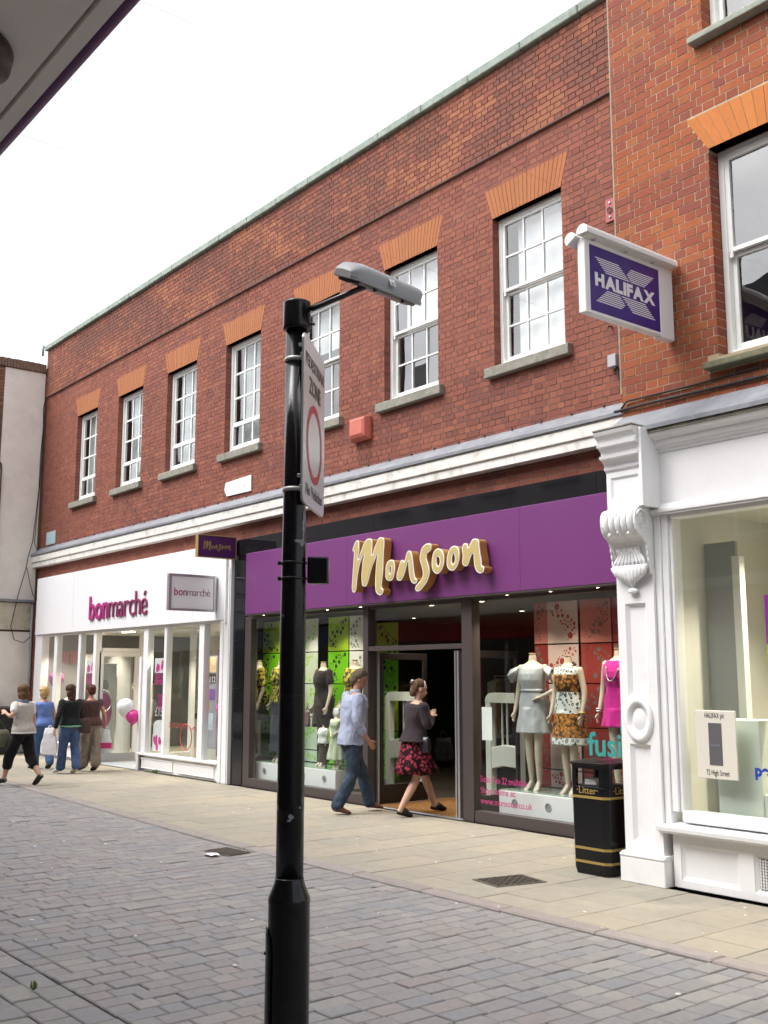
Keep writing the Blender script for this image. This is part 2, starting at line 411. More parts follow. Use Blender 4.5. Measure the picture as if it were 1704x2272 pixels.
def weed(x, y, s, lab):
    w = MB()
    for i in range(16):
        a = random.uniform(0, 6.28); l = s * random.uniform(.5, 1); hgt = s * random.uniform(.4, 1)
        dx, dy = math.cos(a) * l, math.sin(a) * l * .6
        w.add([(x + .004, y, 0), (x - .004, y + .004, 0), (x + dx * .5 - .006, y + dy * .5, hgt), (x + dx, y + dy, hgt * .6)], [(0, 1, 2), (0, 2, 3)])
    w.build('weed', WEED, label=lab, cat='weed', group='weeds in the paving')
weed(-17.25, 8.70, .10, 'small green weed at the foot of the white panelled stall riser')
weed(-5.93, 2.30, .05, 'tiny green weed in the joint of the near channel pavers')
# ------------------------------------------------------------------ brickwork
def brickwork(wall, x0, x1, z0, z1, course, stretch, joint, yface, depth, blocked, palette, m, nsingle, zkeep=None, seed=1):
    """English bond. blocked(z)->list of (xa,xb); palette(x,z)->index list of colours"""
    rnd = random.Random(seed)
    items = []
    n = int(round((z1 - z0) / course)); head = stretch / 2
    for i in range(n):
        za, zb = z0 + i * course + joint / 2, z0 + (i + 1) * course - joint / 2
        zm = (za + zb) / 2
        bl = sorted(blocked(zm)) if blocked else []
        spans = []; c = x0
        for a, b in bl:
            if a > c: spans.append((c, min(a, x1)))
            c = max(c, b)
        if c < x1: spans.append((c, x1))
        L_ = stretch if i % 2 else head
        off = 0 if i % 2 else head / 2
        kx0 = math.floor((x0 - 1) / L_)
        for sa, sb in spans:
            if sb - sa < .02: continue
            k = math.floor((sa - off) / L_)
            while True:
                a = k * L_ + off; b = a + L_; k += 1
                if a >= sb: break
                jl = joint / 2
                A = a + jl if a > sa + .025 else sa; B = b - jl if b < sb - .03 else sb
                if a < sa and b - sa < .03: continue
                if b > sb and sb - a < .03: continue
                if a >= sa and a - sa < .03: A = sa
                if B - A < .02: continue
                full = abs((B - A) - (L_ - joint)) < 1e-6
                items.append((A, B, za, zb, palette(rnd, (A + B) / 2, zm), full))
    rk = []
    for i, it in enumerate(items):
        if not it[5]: continue
        d = inview((it[0] + it[1]) / 2, yface, (it[2] + it[3]) / 2, -.003)
        if d and (zkeep is None or zkeep((it[0] + it[1]) / 2, it[2])): rk.append((d / (1 + (it[1] - it[0])), i))
    rk.sort(); sing = {i for _, i in rk[:nsingle]}
    j = MB(); cache = {}
    for i, (a, b, za, zb, c, full) in enumerate(items):
        dy = rnd.uniform(-.0015, .0015)
        if i in sing:
            key = (round(b - a, 4), c)
            if key not in cache:
                h = (zb - za) / 2; w = (b - a) / 2
                cache[key] = MB().box(-w, w, 0, depth, -h, h, 0, c, (0, 1, 2, 3, 5)).mesh('brick', m)
            o = bpy.data.objects.new('brick', cache[key]); o.location = ((a + b) / 2, yface + dy, (za + zb) / 2); link(o, wall)
        else:
            j.box(a, b, yface + dy, yface + depth, za, zb, 0, c, (0, 1, 2, 3, 5))
    j.build('brickwork', m, wall, kind='stuff')
    return len(items)
def backing(name, x0, x1, z0, z1, y, holes, m, parent, deep):
    """mortar sheet with openings and returns into them"""
    xs = sorted({x0, x1, *[h[0] for h in holes], *[h[1] for h in holes]}); zs = sorted({z0, z1, *[h[2] for h in holes], *[h[3] for h in holes]})
    b = MB()
    for i in range(len(xs) - 1):
        for k in range(len(zs) - 1):
            xm, zm = (xs[i] + xs[i + 1]) / 2, (zs[k] + zs[k + 1]) / 2
            if any(h[0] < xm < h[1] and h[2] < zm < h[3] for h in holes): continue
            b.quad((xs[i], y, zs[k]), (xs[i + 1], y, zs[k]), (xs[i + 1], y, zs[k + 1]), (xs[i], y, zs[k + 1]))
    for a, c, d, e in holes:
        b.quad((a - .003, y, d), (a - .003, y, e), (a - .003, y + deep, e), (a - .003, y + deep, d))
        b.quad((c + .003, y, d), (c + .003, y + deep, d), (c + .003, y + deep, e), (c + .003, y, e))
        b.quad((a, y, e), (c, y, e), (c, y + deep, e), (a, y + deep, e))
        b.quad((a, y, d), (a, y + deep, d), (c, y + deep, d), (c, y, d))
    return b.build(name, m, parent)

# ================================================================== the long two-storey brick building
YW = 8.95
MBLD = empty('brick_shop_building', (-15, YW, 0), 'long two-storey red brick building with seven tall white-framed upper windows', 'building')
MBLD.location = (0, 0, 0)
WINX = [(-8.94, -7.785), (-11.13, -9.99), (-13.34, -12.205), (-15.56, -14.425), (-17.77, -16.615), (-19.95, -18.815), (-22.08, -20.99)]
WZ0, WZ1, AZ = 5.50, 7.44, 7.845
holes = [(a, b, WZ0, WZ1) for a, b in WINX]
XL, XR = -24.0, -5.93
wall = backing('wall', XL, XR, 3.4, 8.28, YW + .005, holes, MORTAR, MBLD, .12)
def blk(z):
    r = []
    for a, b in WINX:
        if WZ0 - .15 < z < WZ1:
            r.append((a - .0 if z > WZ0 else a - .11, b + (.0 if z > WZ0 else .11)))
        elif WZ1 <= z < AZ:
            t = (z - WZ1) / (AZ - WZ1) * .125
            r.append((a - t, b + t))
    return r
MP = [jit(c, .07) for c in [(.245, .087, .060)] * 4 + [(.225, .079, .056)] * 4 + [(.268, .097, .062)] * 3 + [(.195, .072, .056)] * 2 + [(.285, .112, .066)]]
def pal_main(r, x, z):
    k = r.random()
    if mnoise.noise((x * .5, 0, z * .5)) > .25 and k < .35: return MP[r.randrange(11, 13)]
    return MP[r.randrange(0, 11)] if k < .86 else MP[r.randrange(0, 14)]
brickwork(wall, XL, XR, 3.4, 8.28, .075, .225, .0105, YW, .105, blk, pal_main, BRICK, 260, lambda x, z: x < -7.05, 3)
# narrow brick strip beside the white shopfront
strip = backing('wall', XL, -23.45, 0, 3.4, YW - .06 + .009, [], MORTAR, MBLD, .1)
brickwork(strip, XL, -23.45, 0, 3.375, .075, .225, .0105, YW - .06, .1, None, pal_main, BRICK, 0, None, 4)
# parapet stands forward of the wall below
par = backing('parapet', XL, XR, 8.28, 9.42, YW - .045 + .009, [], MORTAR, MBLD, .1)
PP = [jit(c, .07) for c in [(.226, .084, .058)] * 4 + [(.206, .078, .056)] * 3 + [(.275, .110, .064)] * 3 + [(.172, .071, .053)] * 3 + [(.245, .094, .060)] * 2]
def pal_par(r, x, z):
    nn = mnoise.noise((x * .9, 3, z * 1.6)) + r.uniform(-.35, .35)
    if nn > .34: return PP[r.randrange(7, 10)]
    if nn < -.16: return PP[r.randrange(10, 13)]
    return PP[r.choice((0, 1, 2, 3, 4, 5, 6, 13, 14))]
brickwork(par, XL, XR, 8.28, 9.405, .075, .225, .0105, YW - .045, .1, None, pal_par, BRICK_OLD, 40, lambda x, z: x < -7.05, 5)
MB().box(XL, XR, YW - .044, YW + .3, 8.270, 8.2795).build('parapet_soffit', MORTAR, par)
# coping stones
xx = XL - .04; i = 0
while xx < XR - .1:
    l = random.uniform(.86, .98); e = min(xx + l, XR)
    o = MB().box(xx + .003, e - .003, YW - .115, YW + .30, 9.42, 9.545).build('coping_stone', COPING, MBLD, bevel=.012)
    o.location.z = random.gauss(0, .003); xx = e
cp = MB()                     # capped end of the gutter at the far corner
cp.tube([(-24.06, YW - .14, 9.30), (-24.06, YW - .14, 9.56)], .03, 8); cp.tube([(-24.06, YW - .14, 9.52), (-24.06, YW + .1, 9.52)], .026, 8)
cp.build('overflow_pipe', mat('verdigris', (.22, .30, .26), .7, .3, var=.2), MBLD, smooth=True)
# roof slab and party walls close the volume
bx('roof', (XL, XR, YW + .31, 16, 9.0, 9.12), mat('roof_felt', (.07, .07, .07), .9), MBLD, 0)
sl = MB(); sl.box(XL, XL + .2, YW + .125, 16, 0, 9.0); sl.box(XR - .21, XR - .01, YW + .125, 16, 0, 9.0); sl.box(XL + .21, XR - .22, 15.8, 16, 0, 9.0)
sl.build('inner_wall', DARKROOM, MBLD)
# rooms behind the upper windows
rm = MB(); rm.box(XL + .21, XR - .22, YW + .2, 15.79, 4.62, 4.75); rm.box(XL + .21, XR - .22, YW + .2, 15.79, 8.05, 8.15); rm.box(XL + .21, XR - .22, 12.4, 12.5, 4.75, 8.05)
rm.build('upper_room', mat('upper_room', (.36, .36, .36), .9), MBLD)

# flat arches of rubbed bricks
AC = [jit((.350, .136, .062), .06) for _ in range(14)]
def flat_arch(parent, a, b, za, zb, spl, n, y, depth, cols, m, single=True):
    root = MB(); root.prism([(a, za), (b, za), (b + spl, zb), (a - spl, zb)], 'y', y + .006, y + depth)
    ro = root.build('flat_arch', mat('arch_joint', (.36, .17, .09), .95), parent)
    for i in range(n):
        t0, t1 = i / n, (i + 1) / n; g_ = .0032
        p = [(a + (b - a) * t0 + g_, za), (a + (b - a) * t1 - g_, za), (a - spl + (b - a + 2 * spl) * t1 - g_, zb), (a - spl + (b - a + 2 * spl) * t0 + g_, zb)]
        MB().prism(p, 'y', y - .001 + random.uniform(-.0008, .0008), y + depth - .002, 0, random.choice(cols)).build('voussoir', m, ro)
    return ro
def sash_window(parent, a, b, z0, z1, yf, style, cols=3):
    """white timber window in the opening a..b; returns the window part"""
    w = MB(); t = .055
    w.box(a, a + t, yf, yf + .10, z0, z1); w.box(b - t, b, yf, yf + .10, z0, z1); w.box(a + t, b - t, yf, yf + .10, z1 - t, z1); w.box(a + t, b - t, yf - .03, yf + .10, z0, z0 + .05)
    win = w.build('window', SASH, parent, bevel=.004)
    ia, ib, iz0, iz1 = a + t, b - t, z0 + .05, z1 - t
    H = iz1 - iz0; st = .045; bw_ = .017 if style == 'case' else .012
    if style == 'sash': secs = [(iz0, iz0 + H * .5, 2, yf + .055), (iz0 + H * .5, iz1, 2, yf + .012)]
    elif style == 'plain': secs = [(iz0, iz0 + H * .5, 1, yf + .055), (iz0 + H * .5, iz1, 1, yf + .012)]
    else: secs = [(iz0, iz0 + H * .245, 1, yf + .012), (iz0 + H * .245, iz1, 3, yf + .03)]
    for si, (s0, s1, rows, ys) in enumerate(secs):
        f = MB(); d = .038
        bot = .075 if si == 0 else .04
        f.box(ia, ia + st, ys, ys + d, s0, s1); f.box(ib - st, ib, ys, ys + d, s0, s1); f.box(ia + st, ib - st, ys, ys + d, s1 - .04, s1); f.box(ia + st, ib - st, ys - .004, ys + d, s0, s0 + bot)
        if style != 'case' and si == 1:
            for hx in (ia, ib - st): f.prism([(ys, s0), (ys, s0 - .05), (ys + d, s0 - .02), (ys + d, s0)], 'x', hx + .006, hx + st - .004)
        f.build('sash', SASH, win, bevel=.003)
        ga, gb, g0, g1 = ia + st, ib - st, s0 + bot, s1 - .04
        for c in range(1, cols):
            gx = ga + (gb - ga) * c / cols
            bx('glazing_bar', (gx - bw_, gx + bw_, ys + .003, ys + d - .003, g0, g1), SASH, win, .002)
        for r_ in range(1, rows):
            gz = g0 + (g1 - g0) * r_ / rows
            bx('glazing_bar', (ga, gb, ys + .0045, ys + d - .0045, gz - bw_, gz + bw_), SASH, win, .002)
        for c in range(cols):
            for r_ in range(rows):
                pa, pb = ga + (gb - ga) * c / cols, ga + (gb - ga) * (c + 1) / cols
                pz, pt = g0 + (g1 - g0) * r_ / rows, g0 + (g1 - g0) * (r_ + 1) / rows
                tx, tz = random.uniform(-.004, .004), random.uniform(-.004, .004)
                y = ys + .02
                MB().quad((pa, y - tx - tz, pz), (pb, y + tx - tz, pz), (pb, y + tx + tz, pt), (pa, y - tx + tz, pt)).build('pane', GLASS_UP, win)
    return win
def sill(parent, a, b, ztop, ybot, yback, h=.15, over=.11, m=STONE):
    s = MB()
    pts = [(ybot, ztop - h), (yback, ztop - h), (yback, ztop + .01), (ybot, ztop - .025)]
    s.prism(pts, 'x', a - over, b + over)
    o = s.build('sill', m, parent, bevel=.010, seg=2, fixn=True); return o
BLIND = mat('roller_blind', (.72, .72, .70), .9, .1)
PALE_CL = mat('pale_pane_cloth', (.50, .53, .51), .95, .1)
for i, (a, b) in enumerate(WINX):
    w = sash_window(MBLD, a + .004, b - .004, WZ0, WZ1 - .002, YW + .105, 'sash' if i < 3 else 'case')
    sill(MBLD, a, b, WZ0, YW - .085, YW + .13)
    flat_arch(MBLD, a, b, WZ1, AZ, .125, 19, YW - .002, .10, AC, ARCH)
    if i in (0, 1): bx('blind', (a + .20, b - .08, YW + .26, YW + .268, (5.58, 6.5)[i], 7.38), BLIND, w, 0)
    if i == 2: bx('blind', (a + .08, b - .08, YW + .26, YW + .268, 6.7, 7.38), BLIND, w, 0)
    if i >= 3:
        cu = MB(); n = 26
        for s_ in (0, 1):
            A, B = (a + .06, a + .62) if s_ == 0 else (a + .64, b - .06)
            cu.loft([[(A + (B - A) * k / n, YW + .30 + .02 * math.sin(k * 1.3), z) for k in range(n + 1)] for z in (5.55, 7.4)], cap=False, closed=False)
        cu.build('pane_paling_sheet', PALE_CL, w, smooth=True)  # made-up sheets, giving the panes the paleness of reflected sky

# ------------------------------------------------------------------ cornice with lead flashing above the shops
cor = MB()
prof = [(YW, 4.18), (YW - .150, 4.18), (YW - .153, 4.275), (YW - .140, 4.279), (YW - .140, 4.290), (YW - .178, 4.297), (YW - .184, 4.418), (YW - .172, 4.428), (YW - .172, 4.452), (YW, 4.452)]
for a in np.arange(-24.3, -6.2, 2.26):
    e = min(a + 2.26, -6.02)
    MB().prism(prof, 'x', a + .0015, e - .0015).build('cornice', WHITE_OLD, MBLD, bevel=.003, fixn=True)
x_ = -24.33
while x_ < -6.05:
    e = min(x_ + random.uniform(.95, 1.25), -6.0)
    MB().prism([(YW - .004, 4.62), (YW - .008, 4.60), (YW - .195, 4.476), (YW - .198, 4.446), (YW - .205, 4.446), (YW - .205, 4.484), (YW - .022, 4.612), (YW - .014, 4.634)], 'x', x_ + .001, e).build('lead_flashing', LEAD, MBLD, fixn=True)
    x_ = e
clip = MB()
for k in range(36):
    xx = -23.7 + k * .47; clip.box(xx, xx + .02, YW - .03, YW - .004, 4.635, 4.655)
clip.build('flashing_clips', mat('lead_dark', (.06, .06, .065), .6), MBLD, kind='stuff')

# ------------------------------------------------------------------ things fixed to the brick wall
ar = MB(); ar.prism([(-15.48, 4.85), (-15.40, 4.725), (-14.615, 4.715), (-14.615, 4.985), (-15.43, 4.965)], 'y', YW - .025, YW - .004)
aro = ar.build('arrow_sign', mat('sign_white', (.8, .8, .8), .35, .5), bevel=.002, label='blank white arrow-shaped sign pointing left on the brick wall above the cornice', cat='sign', fixn=True)
text('mark', 'i', .12, (-14.83, YW - .0265, 4.80), mat('faded_ink', (.12, .09, .08), .7), aro, .0005)
ab = MB(); ab.loft([[(-11.80, YW - .003, 5.02), (-11.40, YW - .003, 5.02), (-11.40, YW - .003, 5.36), (-11.80, YW - .003, 5.36)], [(-11.80, YW - .05, 5.02), (-11.40, YW - .05, 5.02), (-11.40, YW - .05, 5.36), (-11.80, YW - .05, 5.36)], [(-11.775, YW - .125, 5.05), (-11.425, YW - .125, 5.05), (-11.425, YW - .125, 5.34), (-11.775, YW - .125, 5.34)], [(-11.74, YW - .15, 5.10), (-11.46, YW - .15, 5.10), (-11.46, YW - .15, 5.31), (-11.74, YW - .15, 5.31)]])
ab.build('alarm_box', mat('faded_red_plastic', (.52, .14, .10), .5, .4, var=.08, vscale=8), bevel=.012, seg=2, fixn=True, label='faded red alarm bell box on the brick wall above the purple shop', cat='alarm box')
pq = bx('wall_plaque', (-23.56, -23.02, YW - .02, YW - .003, 4.67, 4.97), mat('plaque_frame', (.45, .50, .47), .5), None, .004, label='small pale blue street plaque at the far left end of the brick wall', cat='plaque')
bx('face', (-23.525, -23.055, YW - .023, YW - .0205, 4.70, 4.94), mat('plaque_blue', (.36, .52, .58), .5, var=.06), pq, 0)
rp = bx('anchor_plate', (-7.125, -6.99, YW - .018, YW - .003, 6.74, 7.01), mat('red_oxide', (.35, .07, .065), .5, var=.15, vscale=15), None, .003, label='red painted steel anchor plate holding a span wire near the orange brick corner', cat='anchor plate')
for bz in (6.79, 6.96): MB().ell((-7.06, YW - .022, bz), .016, .012, .016, 10).build('bolt', ALU, rp, smooth=True)
eye = MB(); eye.tube([(-7.06 + .03 * math.cos(t), YW - .03, 6.875 + .03 * math.sin(t)) for t in np.linspace(0, 6.28, 14)], .007, 6); eye.build('eye', IRON, rp, smooth=True)
gb = bx('junction_box', (-7.115, -7.0, YW - .09, YW - .003, 5.04, 5.18), GREY, None, .006, label='small grey junction box on the brick wall beside the orange brick corner', cat='junction box')
MB().tube([(-7.02, YW - .045, 5.04), (-7.01, YW - .03, 4.93), (-6.985, YW - .02, 4.80), (-6.97, YW - .02, 4.66)], .011, 8).build('cable', DARKCABLE, gb, smooth=True)
def wire(name, a, b, sag, lab, r=.0007):
    a, b = Vector(a), Vector(b); n = 30
    MB().tube([tuple(a.lerp(b, i / n) + Vector((0, 0, -sag * 4 * (i / n) * (1 - i / n)))) for i in range(n + 1)], r, 5).build(name, DARKCABLE, smooth=True, label=lab, cat='wire')
wire('span_wire', (-7.06, YW - .04, 6.875), (-5.75, -1.3, 6.03), .0, 'upper thin span wire running from the red anchor plate over the street')
hk = MB().tube([(-7.10, YW - .0, 5.52), (-7.10, YW - .07, 5.52), (-7.10, YW - .08, 5.49)], .010, 6).build('wire_hook', IRON, smooth=True, label='small iron wall hook holding the lower span wire', cat='hook')
wire('span_wire', (-7.10, YW - .08, 5.49), (-7.24, -1.3, 5.65), .0, 'lower thin span wire crossing in front of the rightmost upper sash window')
# ================================================================== purple-fascia clothes shop
YF = 8.80
PS = empty('purple_shopfront', (0, 0, 0), 'shopfront with wide purple fascia, black granite surround and brown metal window frames', 'shopfront')
def granite(dims): return bx('granite_tile', dims, GRANITE, PS, .002)
for z0, z1 in ((0, .72), (.722, 1.5), (1.502, 2.26), (2.262, 3.0), (3.002, 3.637)):
    granite((-14.84, -14.50, YF - .01, 8.935, z0, z1)); granite((-6.20, -5.95, YF - .01, 8.935, z0, z1))
xs = [-14.84, -13.75, -12.45, -11.15, -9.85, -8.55, -7.25, -5.95]
for a, b in zip(xs, xs[1:]): granite((a + .001, b - .001, YF - .02, 8.935, 3.64, 3.895))
fas = bx('fascia', (-14.28, -6.0, 8.66, YF + .10, 2.655, 3.622), PURPLE, PS, .006)
for sx_ in (-11.6, -8.3): bx('fascia_seam', (sx_, sx_ + .004, 8.6585, 8.6596, 2.66, 3.617), mat('seam', (.06, .02, .06), .6), PS, 0)
bx('fascia_trim', (-14.284, -5.998, 8.652, YF, 2.636, 2.653), BRONZE, PS, 0)
GOLD = mat('gold_letter_face', (.52, .41, .16), .4, .5, metal=.1, var=.04, vscale=5)
AMBER = mat('gold_letter_side', (.50, .26, .06), .4, .5, metal=.15)
RIM = mat('white_letter_rim', (.85, .85, .82), .3, .5)
LET = {
'M':[[(-11.257,3.376),(-11.246,3.42),(-11.212,3.472),(-11.166,3.507),(-11.132,3.495),(-11.122,3.439),(-11.125,3.354),(-11.13,3.245),(-11.101,3.303),(-11.052,3.384),(-10.994,3.469),(-10.935,3.503),(-10.871,3.499),(-10.84,3.472),(-10.836,3.411),(-10.84,3.328),(-10.836,3.28),(-10.79,3.353),(-10.733,3.437),(-10.695,3.487),(-10.638,3.495),(-10.591,3.476),(-10.582,3.41),(-10.593,3.317),(-10.6,3.188),(-10.608,3.06),(-10.628,2.92),(-10.632,2.827),(-10.604,2.814),(-10.61,2.773),(-10.647,2.744),(-10.694,2.749),(-10.741,2.781),(-10.76,2.835),(-10.76,2.977),(-10.747,3.106),(-10.729,3.235),(-10.727,3.282),(-10.77,3.226),(-10.828,3.148),(-10.875,3.057),(-10.914,2.964),(-10.952,2.895),(-11.001,2.877),(-11.04,2.901),(-11.056,2.974),(-11.051,3.094),(-11.032,3.213),(-11.016,3.308),(-11.061,3.252),(-11.11,3.171),(-11.143,3.077),(-11.168,2.958),(-11.183,2.851),(-11.207,2.816),(-11.247,2.816),(-11.267,2.844),(-11.262,2.965),(-11.249,3.11),(-11.236,3.242),(-11.225,3.339),(-11.231,3.37)]],
'o1':[[(-10.544,3.031),(-10.541,3.101),(-10.507,3.157),(-10.452,3.181),(-10.397,3.173),(-10.37,3.134),(-10.364,3.064),(-10.379,2.984),(-10.416,2.929),(-10.471,2.915),(-10.526,2.937),(-10.548,2.979)],[(-10.471,3.049),(-10.461,3.097),(-10.439,3.101),(-10.434,3.058),(-10.447,3.009),(-10.465,3.004)]],
'n1':[[(-10.252,3.124),(-10.234,3.155),(-10.189,3.153),(-10.177,3.135),(-10.136,3.206),(-10.1,3.26),(-10.065,3.266),(-10.03,3.231),(-10.008,3.149),(-9.991,3.045),(-9.974,2.954),(-9.954,2.907),(-9.933,2.9),(-9.933,2.866),(-9.963,2.846),(-10.015,2.861),(-10.049,2.903),(-10.072,2.984),(-10.084,3.076),(-10.092,3.139),(-10.128,3.079),(-10.172,2.991),(-10.208,2.937),(-10.253,2.903),(-10.307,2.921),(-10.321,2.957),(-10.303,3.013),(-10.274,3.08)]],
's':[[(-9.857,3.203),(-9.83,3.269),(-9.779,3.309),(-9.711,3.325),(-9.66,3.309),(-9.652,3.269),(-9.678,3.23),(-9.729,3.209),(-9.746,3.171),(-9.73,3.103),(-9.697,3.033),(-9.689,2.966),(-9.715,2.89),(-9.766,2.827),(-9.835,2.776),(-9.895,2.746),(-9.938,2.754),(-9.955,2.789),(-9.92,2.826),(-9.859,2.867),(-9.82,2.909),(-9.808,2.952),(-9.824,3.032),(-9.852,3.102),(-9.866,3.159)]],
'o2':[[(-9.638,3.073),(-9.629,3.15),(-9.595,3.213),(-9.536,3.243),(-9.479,3.23),(-9.43,3.176),(-9.418,3.109),(-9.432,3.034),(-9.474,2.971),(-9.54,2.938),(-9.597,2.959),(-9.63,3.005)],[(-9.558,3.099),(-9.549,3.143),(-9.521,3.148),(-9.496,3.116),(-9.494,3.061),(-9.517,3.026),(-9.545,3.04)]],
'o3':[[(-9.364,3.061),(-9.353,3.136),(-9.316,3.209),(-9.252,3.247),(-9.188,3.235),(-9.149,3.183),(-9.143,3.118),(-9.163,3.044),(-9.208,2.983),(-9.272,2.955),(-9.328,2.976),(-9.359,3.017)],[(-9.281,3.097),(-9.268,3.14),(-9.245,3.161),(-9.222,3.125),(-9.219,3.081),(-9.242,3.036),(-9.269,3.034)]],
'n2':[[(-9.086,3.209),(-9.075,3.246),(-9.038,3.261),(-9.003,3.244),(-8.99,3.206),(-8.946,3.25),(-8.914,3.289),(-8.868,3.297),(-8.815,3.279),(-8.802,3.214),(-8.789,3.118),(-8.768,3.032),(-8.762,2.968),(-8.729,2.955),(-8.73,2.918),(-8.763,2.89),(-8.808,2.89),(-8.853,2.923),(-8.882,2.988),(-8.892,3.074),(-8.902,3.128),(-8.933,3.115),(-8.957,3.08),(-8.989,3.019),(-9.02,2.991),(-9.066,2.998),(-9.089,3.032),(-9.08,3.101)]],
}
for k, rings in LET.items():
    b = curve_shape('letter', rings, AMBER, PS, .060, .0, 8.572)
    r_ = curve_shape('letter_rim', rings, RIM, b, .004, .003, 8.507 - 8.572)
    f_ = curve_shape('letter_face', rings, GOLD, b, .003, -.012, 8.501 - 8.572)
def fr(name, dims, bev_=.003): return bx(name, dims, BRONZE, PS, bev_)
fr('frame_stile', (-14.497, -14.31, YF, YF + .12, 0, 2.634)); fr('frame_stile', (-11.39, -11.28, YF - .015, YF + .14, 0, 2.634)); fr('frame_stile', (-9.425, -9.24, YF - .015, YF + .12, 0, 2.634)); fr('frame_stile', (-6.36, -6.205, YF, YF + .12, 0, 2.634))
for a, b in ((-14.308, -11.392), (-11.278, -9.427), (-9.238, -6.362)): fr('frame_head', (a, b, YF, YF + .12, 2.595, 2.634))
for a, b in ((-14.308, -11.392), (-9.238, -6.362)): fr('bottom_rail', (a, b, YF - .005, YF + .12, 0, .135))
fr('transom', (-11.278, -9.427, YF - .01, YF + .12, 2.03, 2.092))
def pane(dims_a, parent, m=GLASS):
    a, b, z0, z1, y = dims_a
    return MB().quad((a, y, z0), (b, y, z0), (b, y, z1), (a, y, z1)).build('pane', m, parent)
pane((-14.308, -11.392, .135, 2.595, YF + .05), PS); pane((-9.238, -6.362, .135, 2.595, YF + .05), PS); pane((-11.278, -9.427, 2.092, 2.595, YF + .05), PS)
def glass_door(parent, x, y0, y1, z1, m, kick=.28, stile=.07, name='door', t=.02):
    d = MB()
    d.box(x - t, x + t, y0, y0 + stile, 0.012, z1); d.box(x - t, x + t, y1 - stile, y1, .012, z1); d.box(x - t, x + t, y0 + stile, y1 - stile, z1 - .09, z1); d.box(x - t, x + t, y0 + stile, y1 - stile, .012, kick)
    o = d.build(name, m, parent, bevel=.003)
    MB().quad((x, y0 + stile, kick), (x, y1 - stile, kick), (x, y1 - stile, z1 - .09), (x, y0 + stile, z1 - .09)).build('pane', GLASS, o)
    return o
BRZ_D = mat('dark_bronze', (.018, .014, .014), .35, .5)
dl = glass_door(PS, -11.245, YF + .15, 9.80, 2.01, BRZ_D, .26)
bx('door_edge', (-11.262, -11.228, YF + .125, YF + .148, .012, 2.01), ALU, dl, .002)
d2 = glass_door(PS, -9.47, YF + .15, 9.80, 2.01, BRZ_D, .26, .05)
bx('door_edge', (-9.555, -9.52, YF + .02, YF + .06, .012, 2.01), ALU, d2, .004); bx('door_edge', (-9.60, -9.575, YF + .02, YF + .05, .012, 2.01), ALU, d2, .004)
bx('door_stile', (-9.518, -9.43, YF + .03, YF + .12, .012, 2.0), BRZ_D, d2, .002)
bx('threshold', (-11.27, -9.43, YF - .03, YF + .04, .001, .016), ALU, PS, .004)
COIR = mat('coir_mat', (.20, .10, .035), .98, .1, var=.45, vscale=22, bump=.6, bscale=300)
bx('doormat', (-11.2, -9.5, YF + .05, 10.5, .001, .012), COIR, PS, 0)
# inside: floor, ceiling, walls
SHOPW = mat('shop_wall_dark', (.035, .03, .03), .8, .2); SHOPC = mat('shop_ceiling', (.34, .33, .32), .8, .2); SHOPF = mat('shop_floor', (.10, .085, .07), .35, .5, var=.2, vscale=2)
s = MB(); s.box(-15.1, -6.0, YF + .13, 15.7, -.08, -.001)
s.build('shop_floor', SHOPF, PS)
MB().box(-15.1, -6.0, YF + .13, 15.7, 2.70, 2.78).build('shop_ceiling', SHOPC, PS)
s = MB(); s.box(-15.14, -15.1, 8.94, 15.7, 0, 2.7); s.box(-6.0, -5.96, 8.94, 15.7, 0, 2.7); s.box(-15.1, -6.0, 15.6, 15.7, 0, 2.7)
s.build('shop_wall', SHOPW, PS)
bx('window_bed', (-14.5, -12.25, YF + .13, 9.62, 0, .10), mat('bed_dark', (.045, .045, .045), .5), PS, 0); bx('window_bed', (-9.05, -6.02, YF + .13, 9.72, 0, .10), MATS['bed_dark'], PS, 0)
SPOT = mat('lit_spot', (.9, .8, .6), emit=(1, .82, .55), estr=14)
def spot(x, y, z=2.66, power=11, lamp=True, parent=PS):
    o = MB().lathe([(.035, z + .03), (.048, z + .01), (.046, z), (.04, z + .004)], x, y, 14).build('spot_lamp', mat('lamp_ring', (.5, .5, .5), .4, metal=.5), parent, smooth=True)
    MB().lathe([(.040, z + .003), (.040, z + .0045), (.001, z + .0046)], x, y, 14).build('lit_disc', SPOT, o)
    if lamp:
        ld = bpy.data.lights.new('spot_light', 'SPOT'); ld.energy = power; ld.spot_size = R(110); ld.spot_blend = .6; ld.color = (1, .86, .66); ld.shadow_soft_size = .04
        l = bpy.data.objects.new('spot_light', ld); l.location = (x, y, z - .01); link(l, o)
for x, y in ((-14.35, 9.05), (-13.5, 9.05), (-12.6, 9.05), (-11.8, 9.05), (-10.9, 9.6), (-9.9, 9.6), (-8.9, 9.08), (-8.2, 9.08), (-7.5, 9.08), (-6.8, 9.08)): spot(x, y, power=30)
for x, y in ((-13.5, 11.5), (-11, 11.5), (-8.5, 11.5), (-10, 13.5)): spot(x, y, power=14)

